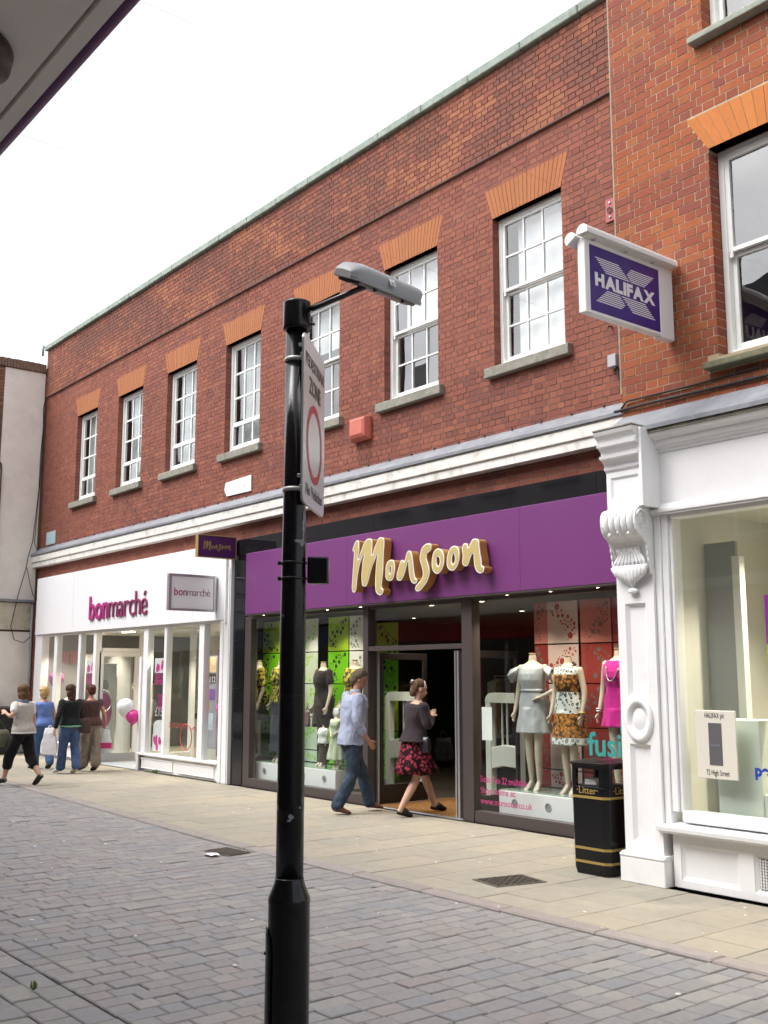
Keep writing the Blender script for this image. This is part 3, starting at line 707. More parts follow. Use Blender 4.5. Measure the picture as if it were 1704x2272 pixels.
# projecting display things in the windows -------------------------------------------------
def disc(b, x, y, z, r, n=14, m=0, dy=.0012):
    vs = [(x + r * math.cos(2 * math.pi * k / n), y - dy, z + r * math.sin(2 * math.pi * k / n)) for k in range(n)]
    b.add(vs, [tuple(range(n))], m)
def dotted(name, x0, x1, rows, y, colf, dotm, label, group, seed, big=.032):
    rnd = random.Random(seed)
    root = empty(name, ((x0 + x1) / 2, y, rows[0]), label, 'display panel', group)
    for i in range(len(rows) - 1):
        z0, z1 = rows[i] + .008, rows[i + 1] - .008
        p = MB().box(x0 - (x0 + x1) / 2, x1 - (x0 + x1) / 2, 0, .012, z0 - rows[0], z1 - rows[0]).build('panel', colf(i), root, bevel=.002)
        d = MB(); ph = rnd.uniform(0, 6); w = x1 - x0
        pts = []
        for t in range(rnd.randrange(30, 42)):
            for _ in range(20):
                k = rnd.random(); zz = z0 + .04 + k * (z1 - z0 - .08)
                xx = x0 + w * (.5 + .34 * math.sin(k * 3.2 + ph) + rnd.uniform(-.22, .22)); r_ = rnd.choice((.009, .011, .014, .016, .022, .03, big * .9, big))
                if x0 + r_ + .01 < xx < x1 - r_ - .01 and all((xx - a) ** 2 + (zz - b_) ** 2 > (r_ + c + .006) ** 2 for a, b_, c in pts):
                    pts.append((xx, zz, r_)); break
        for xx, zz, r_ in pts: disc(d, xx - (x0 + x1) / 2, 0, zz - rows[0], r_)
        d.build('hole_pattern', dotm, p)
    return root
GREEN = mat('acrylic_green', (.17, .55, .012), .25, .5); GREEN_LT = mat('acrylic_green_lightened', (.33, .52, .03), .25, .5); PALE = mat('acrylic_pale', (.52, .62, .50), .25, .5); WHT = mat('acrylic_white', (.62, .66, .66), .25, .5)
HOLE = mat('hole_dark', (.012, .02, .008), .7); HOLEG = mat('dot_green', (.25, .55, .05), .5)
rows = [.385, .57, 1.07, 1.58, 2.07, 2.60]  # top row panels get paler colours, imitating the reflection in the glass
gg = 'dotted panels behind the left display window'
dotted('dotted_panel', -15.06, -14.56, rows, 9.5, lambda i: (GREEN, GREEN, GREEN, GREEN, GREEN_LT)[i], HOLE, 'lime green dotted acrylic panel at the far left of the left display window', gg, 1)
dotted('dotted_panel', -14.52, -14.02, rows, 9.5, lambda i: (GREEN, PALE, GREEN, GREEN, GREEN_LT)[i], HOLE, 'green dotted panel just left of the black lamp post, in the left window', gg, 2)
dotted('dotted_panel', -13.97, -13.47, rows, 9.5, lambda i: (PALE, PALE, PALE, PALE, WHT)[i], HOLEG, 'pale panel with green dots right of the black lamp post, in the left window', gg, 3)
dotted('dotted_panel', -13.19, -12.68, rows, 9.5, lambda i: (GREEN, GREEN, GREEN, GREEN, GREEN_LT)[i], HOLE, 'bright green dotted panel behind the mannequin in the black dress', gg, 4)
dotted('dotted_panel', -12.65, -12.24, rows, 9.5, lambda i: WHT, mat('dot_grey', (.16, .18, .18), .5), 'white panel with grey dots behind the man in the pale shirt', gg, 5)
dotted('dotted_panel', -12.92, -12.36, [.15, .37, .88, 1.42, 1.97, 2.52], 10.2, lambda i: (GREEN, GREEN, GREEN_LT, GREEN, GREEN_LT)[i], HOLE, 'green dotted panel seen inside the shop doorway behind the security gate', gg, 6, .036)
DRED = mat('acrylic_red', (.23, .03, .026), .3, .5); PINK = mat('acrylic_pink', (.42, .15, .13), .3, .5); ROSE = mat('acrylic_rose', (.50, .39, .37), .3, .5)
HRED = mat('dot_red', (.26, .03, .025), .5); HGR = mat('dot_greybrown', (.13, .10, .10), .5)
rr_ = [.385, .60, 1.10, 1.61, 2.08, 2.60]; g2 = 'dotted panels behind the right display window'
dotted('dotted_panel', -9.0, -8.78, rr_, 9.62, lambda i: (DRED, DRED, DRED, DRED, PINK)[i], HGR, 'narrow red dotted panel behind the silver grey dress', g2, 11)
dotted('dotted_panel', -8.76, -8.28, rr_, 9.60, lambda i: ROSE, HRED, 'pale rose panel with red dots between the two dressed mannequins', g2, 12, .045)
dotted('dotted_panel', -8.26, -7.80, rr_, 9.62, lambda i: (DRED, DRED, DRED, DRED, PINK)[i], HGR, 'red dotted panel behind the patterned dress', g2, 13)
dotted('dotted_panel', -7.78, -7.40, rr_, 9.62, lambda i: (PINK, DRED, PINK, DRED, DRED)[i], HGR, 'dusky pink dotted panel left of the bright pink top', g2, 14)
dotted('dotted_panel', -7.38, -6.95, rr_, 9.62, lambda i: DRED, HGR, 'dark red panel behind the mannequin in the bright pink top', g2, 15)
PLW = mat('plinth_white', (.74, .74, .75), .4, .4); PORT = mat('port_glass', (.20, .25, .30), .15, .6)
def plinth(x0, x1, y0, y1, z0, z1, lab):
    o = bx('display_plinth', (x0, x1, y0, y1, z0, z1), PLW, None, .004, label=lab, cat='plinth', group='white display plinths')
    n = int((x1 - x0) / .45)
    for k in range(n):
        xx = x0 + (k + .5) * (x1 - x0) / n
        p = MB(); 
        rings = []
        for r_, dy in ((.046, -.001), (.046, -.008), (.036, -.008)): rings.append([(xx + r_ * math.cos(t), y0 + dy, (z0 + z1) / 2 + .01 + r_ * math.sin(t)) for t in np.linspace(0, 6.2832, 20, endpoint=False)])
        p.loft(rings, 0, None, False); disc(p, xx, y0, (z0 + z1) / 2 + .01, .037, 18, 1, .002)
        p.build('porthole', [ALU, PORT], o)
    tp = bx('glass_top', (x0 + .01, x1 - .01, y0 + .01, y1, z1 + .001, z1 + .012), mat('plinth_top', (.22, .30, .25), .1, .6), o, .002)
    return o
plinth(-14.40, -12.28, 8.985, 9.47, .101, .372, 'low white plinth with round portholes in the left display window')
plinth(-9.04, -6.45, 9.0, 9.55, .101, .374, 'low white plinth with round portholes in the right display window')
# anti-theft gates
GATE = mat('gate_white', (.66, .70, .68), .35, .5)
def gate(x0, x1, y, h, lab):
    w = x1 - x0; root = empty('security_gate', ((x0 + x1) / 2, y, 0), lab, 'security gate', 'anti-theft gates inside the purple shop'); c = (x0 + x1) / 2
    r_ = .12; n = 6
    outer = [(-w / 2, 0), (w / 2, 0), (w / 2, h - r_)] + [(w / 2 - r_ + r_ * math.cos(t), h - r_ + r_ * math.sin(t)) for t in np.linspace(0, math.pi / 2, n)[1:]] + [(-w / 2 + r_ + r_ * math.cos(t), h - r_ + r_ * math.sin(t)) for t in np.linspace(math.pi / 2, math.pi, n)]
    def strip(name, pts, d=.05): MB().prism(pts, 'y', -d, d).build(name, GATE, root, bevel=.008, fixn=True)
    strip('post', [(-w / 2, 0), (-w / 2 + .10, 0), (-w / 2 + .10, h - .13), (-w / 2, h - r_)])
    strip('post', [(w / 2 - .07, 0), (w / 2, 0), (w / 2, h - r_), (w / 2 - .07, h - .13)])
    strip('top_bar', [(-w / 2, h - r_ + .002), (-w / 2 + .10, h - .128), (w / 2 - .07, h - .128), (w / 2, h - r_ + .002)] + outer[3:])
    strip('middle_panel', [(-w / 2 + .1005, .50), (0, .545), (w / 2 - .0705, .53), (w / 2 - .0705, .80), (0, .815), (-w / 2 + .1005, .77)], .045)
    strip('base', [(-w / 2 + .1005, .0), (w / 2 - .0705, 0), (w / 2 - .0705, .15), (-w / 2 + .1005, .13)], .045)
    for k in (-.05, .04): MB().box(k, k + .012, -.012, .012, .812, h - .129).build('rod', GATE, root)
gate(-12.33, -11.50, 9.98, 1.47, 'pale grey anti-theft gate inside the doorway in front of the green panel')
gate(-10.18, -9.55, 9.95, 1.48, 'white anti-theft gate behind the glass left of the silver dress')
# vinyl lettering on the inside of the glass
TEAL = mat('vinyl_teal', (.03, .36, .36), .5); VPINK = mat('vinyl_pink', (.55, .03, .20), .5)
vy = YF + .055
text('vinyl_lettering', 'fusion', .345, (-7.545, vy, .87), TEAL, PS, .0004, .006, fit=.80)
vm_ = curve_shape('vinyl_lettering', [[(x * .42 + 4.73 - 7.12, (z - 2.74) * .42 + 1.09) for x, z in LET['M'][0]]], TEAL, PS, .0004, 0, vy); vm_.location.x = 0.02
for t_, z_, w_ in (('Sizes 8 to 22 available', .465, .75), ('Shop online at:', .335, .58), ('www.monsoon.co.uk', .215, .83)): text('vinyl_lettering', t_, .105, (-9.20, vy, z_), VPINK, PS, .0004, .001, fit=w_)
bx('notice', (-9.16, -8.99, vy, vy + .002, .95, 1.335), PAPER, PS, 0)
# clothes on rails deep in the shop
rnd = random.Random(5)
def rail(x0, x1, y, z, lab, cols):
    root = empty('clothes_rail', ((x0 + x1) / 2, y, 0), lab, 'clothes rail')
    cx = (x0 + x1) / 2
    f = MB(); f.tube([(x0 - cx, 0, 0), (x0 - cx, 0, z), (x1 - cx, 0, z), (x1 - cx, 0, 0)], .015, 8); f.build('frame', ALU, root)
    n = int((x1 - x0) / .07)
    for k in range(n):
        xx = x0 - cx + .05 + k * (x1 - x0 - .1) / n; h_ = rnd.uniform(.6, 1.0); c = rnd.choice(cols)
        g_ = MB(); g_.loft([[(xx - .02, -.04, z - .04), (xx + .02, -.04, z - .04), (xx + .02, .04, z - .04), (xx - .02, .04, z - .04)], [(xx - .025, -.2, z - .11), (xx + .025, -.2, z - .11), (xx + .025, .2, z - .11), (xx - .025, .2, z - .11)], [(xx - .03, -.19, z - h_), (xx + .03, -.19, z - h_), (xx + .03, .19, z - h_), (xx - .03, .19, z - h_)]])
        g_.build('garment', c, root)
    return root
CL = [mat('cloth_%d' % i, c, .9, .1, var=.4, vscale=14) for i, c in enumerate([(.3, .03, .03), (.04, .03, .03), (.35, .28, .2), (.10, .08, .10), (.22, .12, .05), (.45, .42, .36)])]
rail(-12.3, -10.9, 12.2, 1.7, 'rail of dark and red clothes deep inside the purple shop', CL)
rail(-10.6, -9.2, 13.4, 1.7, 'farther rail of dark clothes at the back of the purple shop', CL)
rail(-8.8, -7.0, 12.0, 1.6, 'rail of clothes behind the red dotted panels', CL)

# projecting purple shop sign
sg = empty('projecting_sign', (-14.73, 8.45, 3.76), 'small purple projecting sign with gold edge and gold lettering', 'sign')
bx('panel', (-.068, 0, -.40, .285, -.176, .164), PURPLE_D, sg, .003)
for nm, d in (('edging', (-.076, .008, -.412, -.401, -.188, .176)), ('edging', (-.076, .008, .286, .297, -.188, .176)), ('edging', (-.076, .008, -.4005, .2855, .1645, .176)), ('edging', (-.076, .008, -.4005, .2855, -.188, -.1765))): bx(nm, d, GOLDP, sg, .002)
bx('bracket', (-.05, -.02, .298, .36, -.1, .1), BLACK, sg, .002)
# gold script on the panel
s_ = .205
for k, rings in LET.items():
    rg = [[((x + 9.99) * s_ * .97, (z - 3.12) * s_ * 1.0) for x, z in r] for r in rings]
    o = curve_shape('lettering', rg, GOLDP, sg, .0008, .0, 0, orient=SIDE); o.location = (.0012, -.055, 0.0)
# ================================================================== white clothes shop
WS = empty('white_shopfront', (0, 0, 0), 'white shopfront with broad plain fascia and slender white window frames', 'shopfront')
YB = 8.80
fb = bx('fascia', (-23.40, -15.02, 8.72, YB + .12, 2.607, 3.875), WHITE_PLAS, WS, .006)
for sx_ in (-21.3, -18.2, -16.1): bx('fascia_seam', (sx_, sx_ + .005, 8.7185, 8.7196, 2.62, 3.86), mat('white_seam', (.42, .42, .42), .6), WS, 0)
bx('fascia_edge', (-15.0, -14.96, 8.70, YB + .1, 2.55, 3.60), WHITE, WS, .004)
MAG = mat('magenta_letter', (.36, .025, .17), .35, .5); MAGD = mat('maroon_letter', (.22, .025, .10), .35, .5)
def brand(orient, loc, w, hgt, ext, parent, y0, gx):
    # word of two weights, each letter its own raised piece
    x = 0; letters = []
    for ch, off, m in [(c, .012, MAG) for c in 'bon'] + [(c, -.010, MAGD) for c in 'marché']:
        me = text_mesh(ch, 1., ext, off); xs = [v.co.x for v in me.vertices]; a, b = min(xs), max(xs)
        me.transform(Matrix.Translation((x - a, 0, 0))); x += b - a + .055; letters.append((me, m))
    x -= .055
    for me, m in letters:
        me.transform(Matrix.Diagonal((w / x, hgt, 1, 1))); me.transform(orient); me.materials.clear(); me.materials.append(m); me.name = 'letter'
        o = bpy.data.objects.new('letter', me); o.location = loc; link(o, parent)
brand(FRONT, (-20.40, 8.70, 2.825), 2.60, .68, .014, WS, 0, 0)
hg = empty('hanging_sign', (-15.26, 8.26, 3.04), 'silver-framed grey hanging sign with maroon lettering over the white shopfront', 'sign')
SILV = mat('sign_silver_face', (.84, .83, .84), .45, .4)
bx('face', (-.055, 0, -.385, .385, -.262, .262), SILV, hg, .003)
for d in ((-.07, .012, -.432, -.386, -.298, .298), (-.07, .012, .386, .432, -.298, .298), (-.07, .012, -.3855, .3855, .2625, .298), (-.07, .012, -.3855, .3855, -.298, -.2625)): bx('frame', d, ALU, hg, .003)
bx('bracket', (-.06, -.01, .433, .46, -.28, .28), ALU, hg, .002)
brand(SIDE, (.002, -.335, -.05), .655, .178, .0015, hg, 0, 0)
def wf(name, d, b=.004): return bx(name, d, WHITE, WS, b)
wf('corner_post', (-15.185, -14.865, 8.74, 8.93, 0, 3.60)); wf('post_bead', (-15.10, -15.06, 8.728, 8.7395, .02, 3.45)); wf('post_bead', (-14.93, -14.89, 8.728, 8.7395, .02, 3.45))
wf('corner_post', (-23.45, -23.05, 8.76, 8.93, 0, 2.605))
MUL = [(-22.375, -22.21), (-21.075, -20.95), (-20.31, -20.17), (-18.05, -17.865), (-17.225, -17.13), (-15.945, -15.775)]
for a, b in MUL: wf('mullion', (a, b, YB - .02, YB + .10, .28 if b > -17.8 or b < -20.3 else 0, 2.565))
for a, b in ((-23.05, -20.17), (-18.05, -15.186)):
    wf('window_head', (a, b, YB - .02, YB + .10, 2.566, 2.606))
    wf('window_sill', (a - .02 if a > -20 else a, b, YB - .075, YB + .12, .28, .322), .008)
    wf('stall_riser', (a, b, YB - .02, YB + .10, 0.01, .279))
    n = 2 if a > -20 else 2; wd_ = (b - a)
    for k in range(n):
        p0, p1 = a + .09 + k * wd_ / n, a + wd_ / n * (k + 1) - .14
        wf('riser_panel', (p0, p1, YB - .034, YB - .0205, .055, .235), .006)
        wf('riser_panel_edge', (p0 - .02, p1 + .02, YB - .0425, YB - .0345, .215, .24), .004); wf('riser_panel_edge', (p0 - .02, p1 + .02, YB - .0425, YB - .0345, .05, .07), .004)
GB = [(-23.05, -22.375), (-22.21, -21.075), (-20.95, -20.31), (-17.865, -17.225), (-17.13, -15.945), (-15.775, -15.186)]
for a, b in GB: pane((a, b, .322, 2.566, YB + .03), WS)
# recessed entrance with the door leaf standing open along its left side
ld_ = glass_door(WS, -20.2, YB + .06, 9.74, 2.18, WHITE, .17, .10, t=.03)
bx('kick_plate', (-20.168, -20.16, YB + .10, 9.70, .02, .17), mat('kick_grey', (.33, .34, .36), .4), ld_, 0)
hnd = MB(); hnd.tube([(-20.10, 8.96 + .17 * math.sin(t), 1.21 + .21 * math.cos(t)) for t in np.linspace(-.15, math.pi + .15, 18)], .014, 8); hnd.tube([(-20.165, 8.95, 1.42), (-20.10, 8.95, 1.42)], .012, 8); hnd.tube([(-20.165, 8.95, 1.0), (-20.10, 8.95, 1.0)], .012, 8)
hnd.build('handle', mat('chrome', (.75, .75, .76), .12, .5, metal=1), ld_, smooth=True)
wf('transom_bar', (-20.23, -20.17, YB + .11, 9.74, 2.185, 2.26)); MB().quad((-20.2, YB + .11, 2.26), (-20.2, 9.74, 2.26), (-20.2, 9.74, 2.56), (-20.2, YB + .11, 2.56)).build('pane', GLASS, WS)
wf('lobby_post', (-20.25, -20.15, 9.745, 9.83, 0, 2.56)); wf('lobby_post', (-18.05, -17.95, 9.74, 9.83, 0, 2.56))
MB().quad((-18.0, YB + .11, .3), (-18.0, 9.74, .3), (-18.0, 9.74, 2.56), (-18.0, YB + .11, 2.56)).build('pane', GLASS, WS); wf('lobby_riser', (-18.04, -17.96, YB + .105, 9.739, 0, .3))
wf('door_post', (-18.14, -18.055, YB - .05, YB + .03, 0, 2.05))
bx('lobby_soffit', (-20.28, -17.9, YB - .015, 9.9, 2.567, 2.604), WHITE, WS, 0)
bx('lobby_light', (-19.7, -19.3, 9.1, 9.2, 2.558, 2.566), SPOT, WS, 0)
bx('lobby_floor', (-20.16, -18.06, YB - .02, 9.9, .0005, .006), mat('lobby_tile', (.30, .33, .36), .5), WS, 0)
s = MB(); s.box(-23.9, -15.2, YB + .13, 15.7, -.08, -.001); s.build('shop_floor', mat('shop_floor_pale', (.36, .33, .27), .35, .5, var=.1), WS)
MB().box(-23.9, -15.2, YB + .13, 15.7, 2.66, 2.72).build('shop_ceiling', mat('shop_ceiling_white', (.7, .7, .68), .8), WS)
s = MB(); s.box(-23.95, -23.9, 8.94, 15.7, 0, 2.66); s.box(-15.2, -15.16, 8.94, 15.7, 0, 2.66); s.box(-23.9, -15.2, 12.9, 13.0, 0, 2.66); s.build('shop_wall', mat('shop_wall_grey', (.6, .62, .60), .85), WS)
bx('window_back', (-23.0, -20.6, 9.75, 9.79, .1, 2.2), mat('window_back_grey', (.46, .47, .46), .8), WS, 0)
bx('window_back', (-17.85, -16.3, 9.95, 9.99, .1, 1.9), mat('window_back_pale', (.52, .58, .54), .8), WS, 0)
bx('green_banner', (-23.895, -23.88, 10.3, 12.8, 1.9, 2.62), mat('banner_green', (.30, .38, .06), .8, var=.4, vscale=2), WS, 0)
for x, y in ((-22.5, 9.2), (-21.3, 9.2), (-19.3, 10.6), (-17.4, 9.2), (-16.2, 9.2), (-19.2, 12)): spot(x, y, 2.62, 70, parent=WS)
for x, y in ((-23.2, 9.3), (-23.1, 10.2), (-22.6, 11.2), (-21.5, 11.8), (-17.8, 10.6), (-16.6, 10.6)): spot(x, y, 2.62, 90, parent=WS)  # extra ceiling spots, added to brighten the dim side wall
rail(-20.9, -19.3, 11.6, 1.55, 'rail of brown and red clothes inside the white shop doorway', CL)
rw = rail(-.9, .9, 0, 1.5, 'rail of red and brown clothes along the far side wall of the white shop', CL); rw.location = (-23.5, 11.3, 0); rw.rotation_euler.z = R(90)
rail(-17.6, -16.0, 11.2, 1.55, 'rail of clothes behind the right window of the white shop', CL)
# posters
PB = mat('poster_black', (.05, .045, .05), .4, .4); PM = mat('poster_magenta', (.62, .03, .26), .5); PWH = mat('poster_white', (.78, .77, .78), .5); PV = mat('poster_violet', (.20, .10, .36), .5)
def birthday(name, x0, x1, y, z0, z1, lab):
    w = x1 - x0; h_ = z1 - z0; cx = (x0 + x1) / 2
    root = empty(name, (cx, y, z0), lab, 'poster', 'pink and black birthday posters in the white shop window')
    MB().box(-w / 2, w / 2, 0, .006, 0, h_).build('board', PB, root)
    for za, zb in ((0, .175), (.84, 1.0)):
        MB().box(-w / 2, w / 2, -.0015, 0, za * h_, zb * h_).build('band', PWH, root)
        rn = random.Random(int(za * 100) + 3); b = MB()
        for k in range(9):
            ex, ez, er = rn.uniform(-w / 2 + .06, w / 2 - .06), (za + (zb - za) * rn.uniform(.25, .8)) * h_, rn.uniform(.04, .062)
            n = 16; vs = [(ex + er * .8 * math.cos(t), -.0022 - k * .0004, min(zb * h_ - .004, max(za * h_ + .004, ez + er * 1.25 * math.sin(t)))) for t in np.linspace(0, 6.2832, n, endpoint=False)]
            b.add(vs, [tuple(range(n))])
        b.build('balloon_print', PM, root)
    text('print', "It's Our", .15 * w / .6 * 1.3, (-w / 2 + .05, -.001, h_ * .785), PM, root, .0004, .004, fit=w * .82)
    text('print', 'Birthday', .15 * w / .6 * 1.3, (-w / 2 + .04, -.001, h_ * .715), PM, root, .0004, .004, fit=w * .86)
    for k in range(3): text('print', ('WIN', 'WIN', 'WIN')[k], .11 * w / .6 * 1.3, (-w / 2 + w * .3, -.001, h_ * (.56 - k * .06)), PM, root, .0004, .002, fit=w * .4)
    text('print', '£153', .2 * w / .6 * 1.3, (-w / 2 + w * .14, -.001, h_ * .375), PWH, root, .0004, 0, fit=w * .72)
    n = 12; v = [(-w * .46, -.0016, h_ * .175), (w * .46, -.0016, h_ * .175)] + [(w * .46 * math.cos(t), -.0016, h_ * (.27 + .065 * math.sin(t))) for t in np.linspace(0, math.pi, n)]
    MB().add(v, [tuple(range(len(v)))]).build('offer_shape', PWH, root)
birthday('birthday_poster', -17.80, -17.26, 8.90, .36, 2.02, 'tall black and pink poster with balloons in the window right of the open doorway')
birthday('birthday_poster', -20.90, -20.34, 8.90, .36, 2.02, 'tall black and pink poster with balloons in the window left of the open doorway')
def poster(x0, x1, y, z0, z1, m, lab, prints, cat='poster'):
    root = empty('poster', ((x0 + x1) / 2, y, z0), lab, cat); w = (x1 - x0)
    MB().box(-w / 2, w / 2, 0, .008, 0, z1 - z0).build('board', m, root)
    for k, (a, b, c, d, mm) in enumerate(prints): MB().box(-w / 2 + a * w, -w / 2 + b * w, -.0012 - k * .0006, 0, c * (z1 - z0), d * (z1 - z0)).build('print', mm, root)
    return root
SKIN_P = mat('print_skin', (.42, .24, .16), .6, var=.2, vscale=9); GREYP = mat('print_grey', (.30, .31, .35), .5, var=.2, vscale=6); WARM = mat('print_warm', (.70, .52, .30), .5, var=.3, vscale=8); BLU = mat('print_blue', (.45, .52, .62), .5, var=.25, vscale=5)
pr = poster(-16.72, -16.22, 9.3, .45, 2.05, GREYP, 'grey price poster with photographs in the middle window of the white shop', [(.1, .9, .82, .985, WARM), (.08, .92, .70, .81, PB), (.1, .55, .42, .62, SKIN_P), (.5, .9, .52, .64, PV), (.1, .8, .2, .38, BLU)])
text('print', '£4 £12', .14, (-.2, -.004, 1.14), PWH, pr, .0004, fit=.40)
lf = poster(-15.94, -15.52, 9.15, .36, 2.15, mat('print_violet_pink', (.40, .10, .35), .5, var=.3, vscale=1.2), 'purple banner with dark leaf shapes in the right window of the white shop', [])
b = MB(); rn = random.Random(4)
for k in range(15):
    ex, ez, a = rn.uniform(-.15, .15), .1 + k * .112, rn.uniform(0, 3); s0 = rn.uniform(.05, .085)
    b.add([(ex + s0 * math.cos(a), -.0014, ez + s0 * math.sin(a)), (ex + s0 * .45 * math.cos(a + 1.6), -.0014, ez + s0 * .45 * math.sin(a + 1.6)), (ex - s0 * math.cos(a), -.0014, ez - s0 * math.sin(a)), (ex + s0 * .45 * math.cos(a - 1.6), -.0014, ez + s0 * .45 * math.sin(a - 1.6))], [(0, 1, 2, 3)])
b.build('leaf_print', mat('leaf_dark', (.07, .015, .03), .6), lf)
ph = poster(-15.74, -15.22, 9.05, .36, 1.98, mat('print_darkbrown', (.10, .075, .07), .5), 'large fashion photograph of a model in pale blue in the right window', [])
b = MB(); b.ell((0.05, -.004, 1.28), .10, .004, .15, 16, 0); b.ell((.04, -.004, .95), .17, .004, .26, 18, 0); b.build('figure_print', SKIN_P, ph)
b = MB(); b.ell((.02, -.010, .33), .21, .004, .31, 18, 0); b.build('dress_print', BLU, ph)
RP = poster(-22.05, -21.25, 9.7, .55, 1.75, mat('print_greyred', (.30, .13, .14), .7, var=.25, vscale=3), 'large faded photograph of a red garment behind the left window of the white shop', [])
text('vinyl_lettering', 'WOW', .42, (-22.05, YB + .034, 1.93), mat('vinyl_red', (.5, .06, .06), .5), WS, .0004, -.004, fit=.86)
text('vinyl_lettering', 'autumn', .20, (-17.06, YB + .034, .80), MATS['vinyl_red'], WS, .0004, -.002, fit=.62)
cu = MB(); cu.tube([(-16.42 + .20 * math.cos(t), YB + .036, .66 + .22 * math.sin(t)) for t in np.linspace(0, 6.2832, 28)], .009, 6); cu.tube([(-16.24, YB + .036, .80), (-16.12, YB + .036, .84), (-16.10, YB + .036, .78)], .009, 6); cu.build('vinyl_swirl', MATS['vinyl_red'], WS)
dp = poster(-.24, .24, 0, .25, 2.0, mat('print_palegrey', (.55, .60, .58), .6), 'pale poster with a mauve figure standing behind the open glass door', []); dp.rotation_euler.z = R(80); dp.location = (-20.75, 9.25, .2)
b = MB(); b.ell((0, -.006, .80), .17, .004, .36, 18); b.build('figure_print', mat('print_mauve', (.42, .12, .30), .6, var=.2, vscale=4), dp); b = MB(); b.ell((.0, -.006, 1.30), .09, .004, .12, 14); b.build('head_print', GREYP, dp)
# balloons
BW = mat('balloon_white', (.8, .8, .82), .25, .5); BPK = mat('balloon_pink', (.68, .04, .30), .25, .5); BMV = mat('balloon_mauve', (.50, .12, .36), .25, .5); BSL = mat('balloon_silver', (.5, .5, .53), .25, .5)
def balloon(p, r_, m, lab):
    b = MB(); n = 20; prof = [(.001, -1.25), (.08, -1.22), (.05, -1.12), (.30, -.98), (.62, -.70), (.88, -.30), (1, .1), (.94, .48), (.72, .80), (.38, 1.0), (.001, 1.06)]
    b.lathe([(a * r_, z * r_) for a, z in prof], 0, 0, n)
    b.build('balloon', m, smooth=True, loc=p, label=lab, cat='balloon', group='balloons on the white shopfront')
balloon((-18.32, 8.60, 1.115), .165, BW, 'white balloon hanging beside the open doorway of the white shop')
balloon((-18.22, 8.70, .95), .13, BPK, 'bright pink balloon under the white one by the doorway')
balloon((-22.72, 9.0, 1.62), .17, BMV, 'mauve balloon behind the leftmost narrow pane')
balloon((-21.9, 8.98, 1.05), .19, BSL, 'silver balloon low behind the second pane of the white shop')
balloon((-15.3, 8.95, 1.62), .12, BPK, 'upper pink balloon in the rightmost pane of the white shop')
balloon((-15.32, 8.95, 1.15), .15, BPK, 'lower pink balloon in the rightmost pane of the white shop')
# ================================================================== taller orange-brick building on the right, standing forward
HB = empty('orange_brick_building', (0, 0, 0), 'taller orange-red brick building with cream joints standing forward at the right edge', 'building')
YH, HX0, HX1 = 7.55, -5.905, -1.2
hw = [(-4.88, -3.66, 4.37, 6.245), (-4.88, -3.66, 7.36, 9.3), (-2.75, -1.53, 4.37, 6.245), (-2.75, -1.53, 7.36, 9.3)]
hwall = backing('wall', HX0 + .004, HX1, 3.93, 10.4, YH + .0035, hw, MORTAR_H, HB, .14)
def blkh(z):
    r = []
    for a, b, z0, z1 in hw:
        if z0 - .10 < z < z1: r.append((a, b) if z > z0 else (a - .11, b + .11))
        elif z1 <= z < z1 + .345:
            t = (z - z1) / .345 * .21; r.append((a - t, b + t))
    return r
HP = [jit(c, .08) for c in [(.295, .085, .044)] * 4 + [(.265, .077, .046)] * 4 + [(.325, .098, .043)] * 3 + [(.235, .076, .052)] * 2 + [(.325, .110, .050)]]
def pal_h(r, x, z):
    k = mnoise.noise((x * .8, 9, z * 1.1))
    if 4.55 < z < 4.82 or 6.25 < z < 6.52:
        if x < -5.0 - r.random() * .2: return HP[r.randrange(8, 11)]
    if k > .2: return HP[r.choice((4, 5, 6, 7, 11, 12))]
    return HP[r.randrange(0, 14)]
brickwork(hwall, HX0, HX1, 3.925, 10.4, .079, .237, .0095, YH, .14, blkh, pal_h, BRICK_H, 290, None, 8)
bx('corner_fillet', (HX0 - .022, HX0 + .002, YH + .002, YH + .30, 4.25, 10.4), mat('cement_fillet', (.33, .30, .23), .95, .1, var=.2, vscale=12, bump=.3), HB, .006)
fl = MB(); fl.box(HX0, HX0 + .2, YH + .15, 16, 0, 10.4); fl.box(HX1 - .2, HX1, YH + .15, 16, 0, 10.4); fl.box(HX0 + .21, HX1 - .21, 15.8, 16, 0, 10.4)
fl.build('side_wall', mat('flank_brick', (.25, .09, .06), .9, var=.2, vscale=12), HB)
bx('roof', (HX0, HX1, YH + .15, 16, 10.41, 10.5), MATS['roof_felt'], HB, 0)
rm = MB(); rm.box(HX0 + .21, HX1 - .21, YH + .3, 15.79, 3.75, 3.85); rm.box(HX0 + .21, HX1 - .21, YH + .3, 15.79, 6.75, 6.85); rm.box(HX0 + .21, HX1 - .21, 11.4, 11.5, 3.86, 10)
rm.build('upper_room', MATS['upper_room'], HB)
for i, (a, b, z0, z1) in enumerate(hw):
    w = sash_window(HB, a + .004, b - .004, z0, z1 - .002, YH + .13, 'plain', 1)
    sill(HB, a, b, z0 - .03, YH - .10, YH + .15, .085, .10, mat('mossy_sill', (.17, .165, .10), .9, var=.3, vscale=14, bump=.4) if i in (0, 2) else mat('sill_stone_b', (.27, .29, .24), .9, var=.25, vscale=12, bump=.3))
    flat_arch(HB, a, b, z1, z1 + .345, .21, 15, YH - .002, .13, [jit((.48, .17, .05), .08) for _ in range(6)], ARCH)
    cu = MB(); n = 16
    for A in np.arange(a + .38, b - .1, .17):
        cu.loft([[(A + .11 * k / n, YH + .42 + .018 * math.sin(k * 1.1), z) for k in range(n + 1)] for z in (z0 + .05, z1 - .05)], cap=False, closed=False)
    cu.build('vertical_blind', PALE_CL, w, smooth=True)
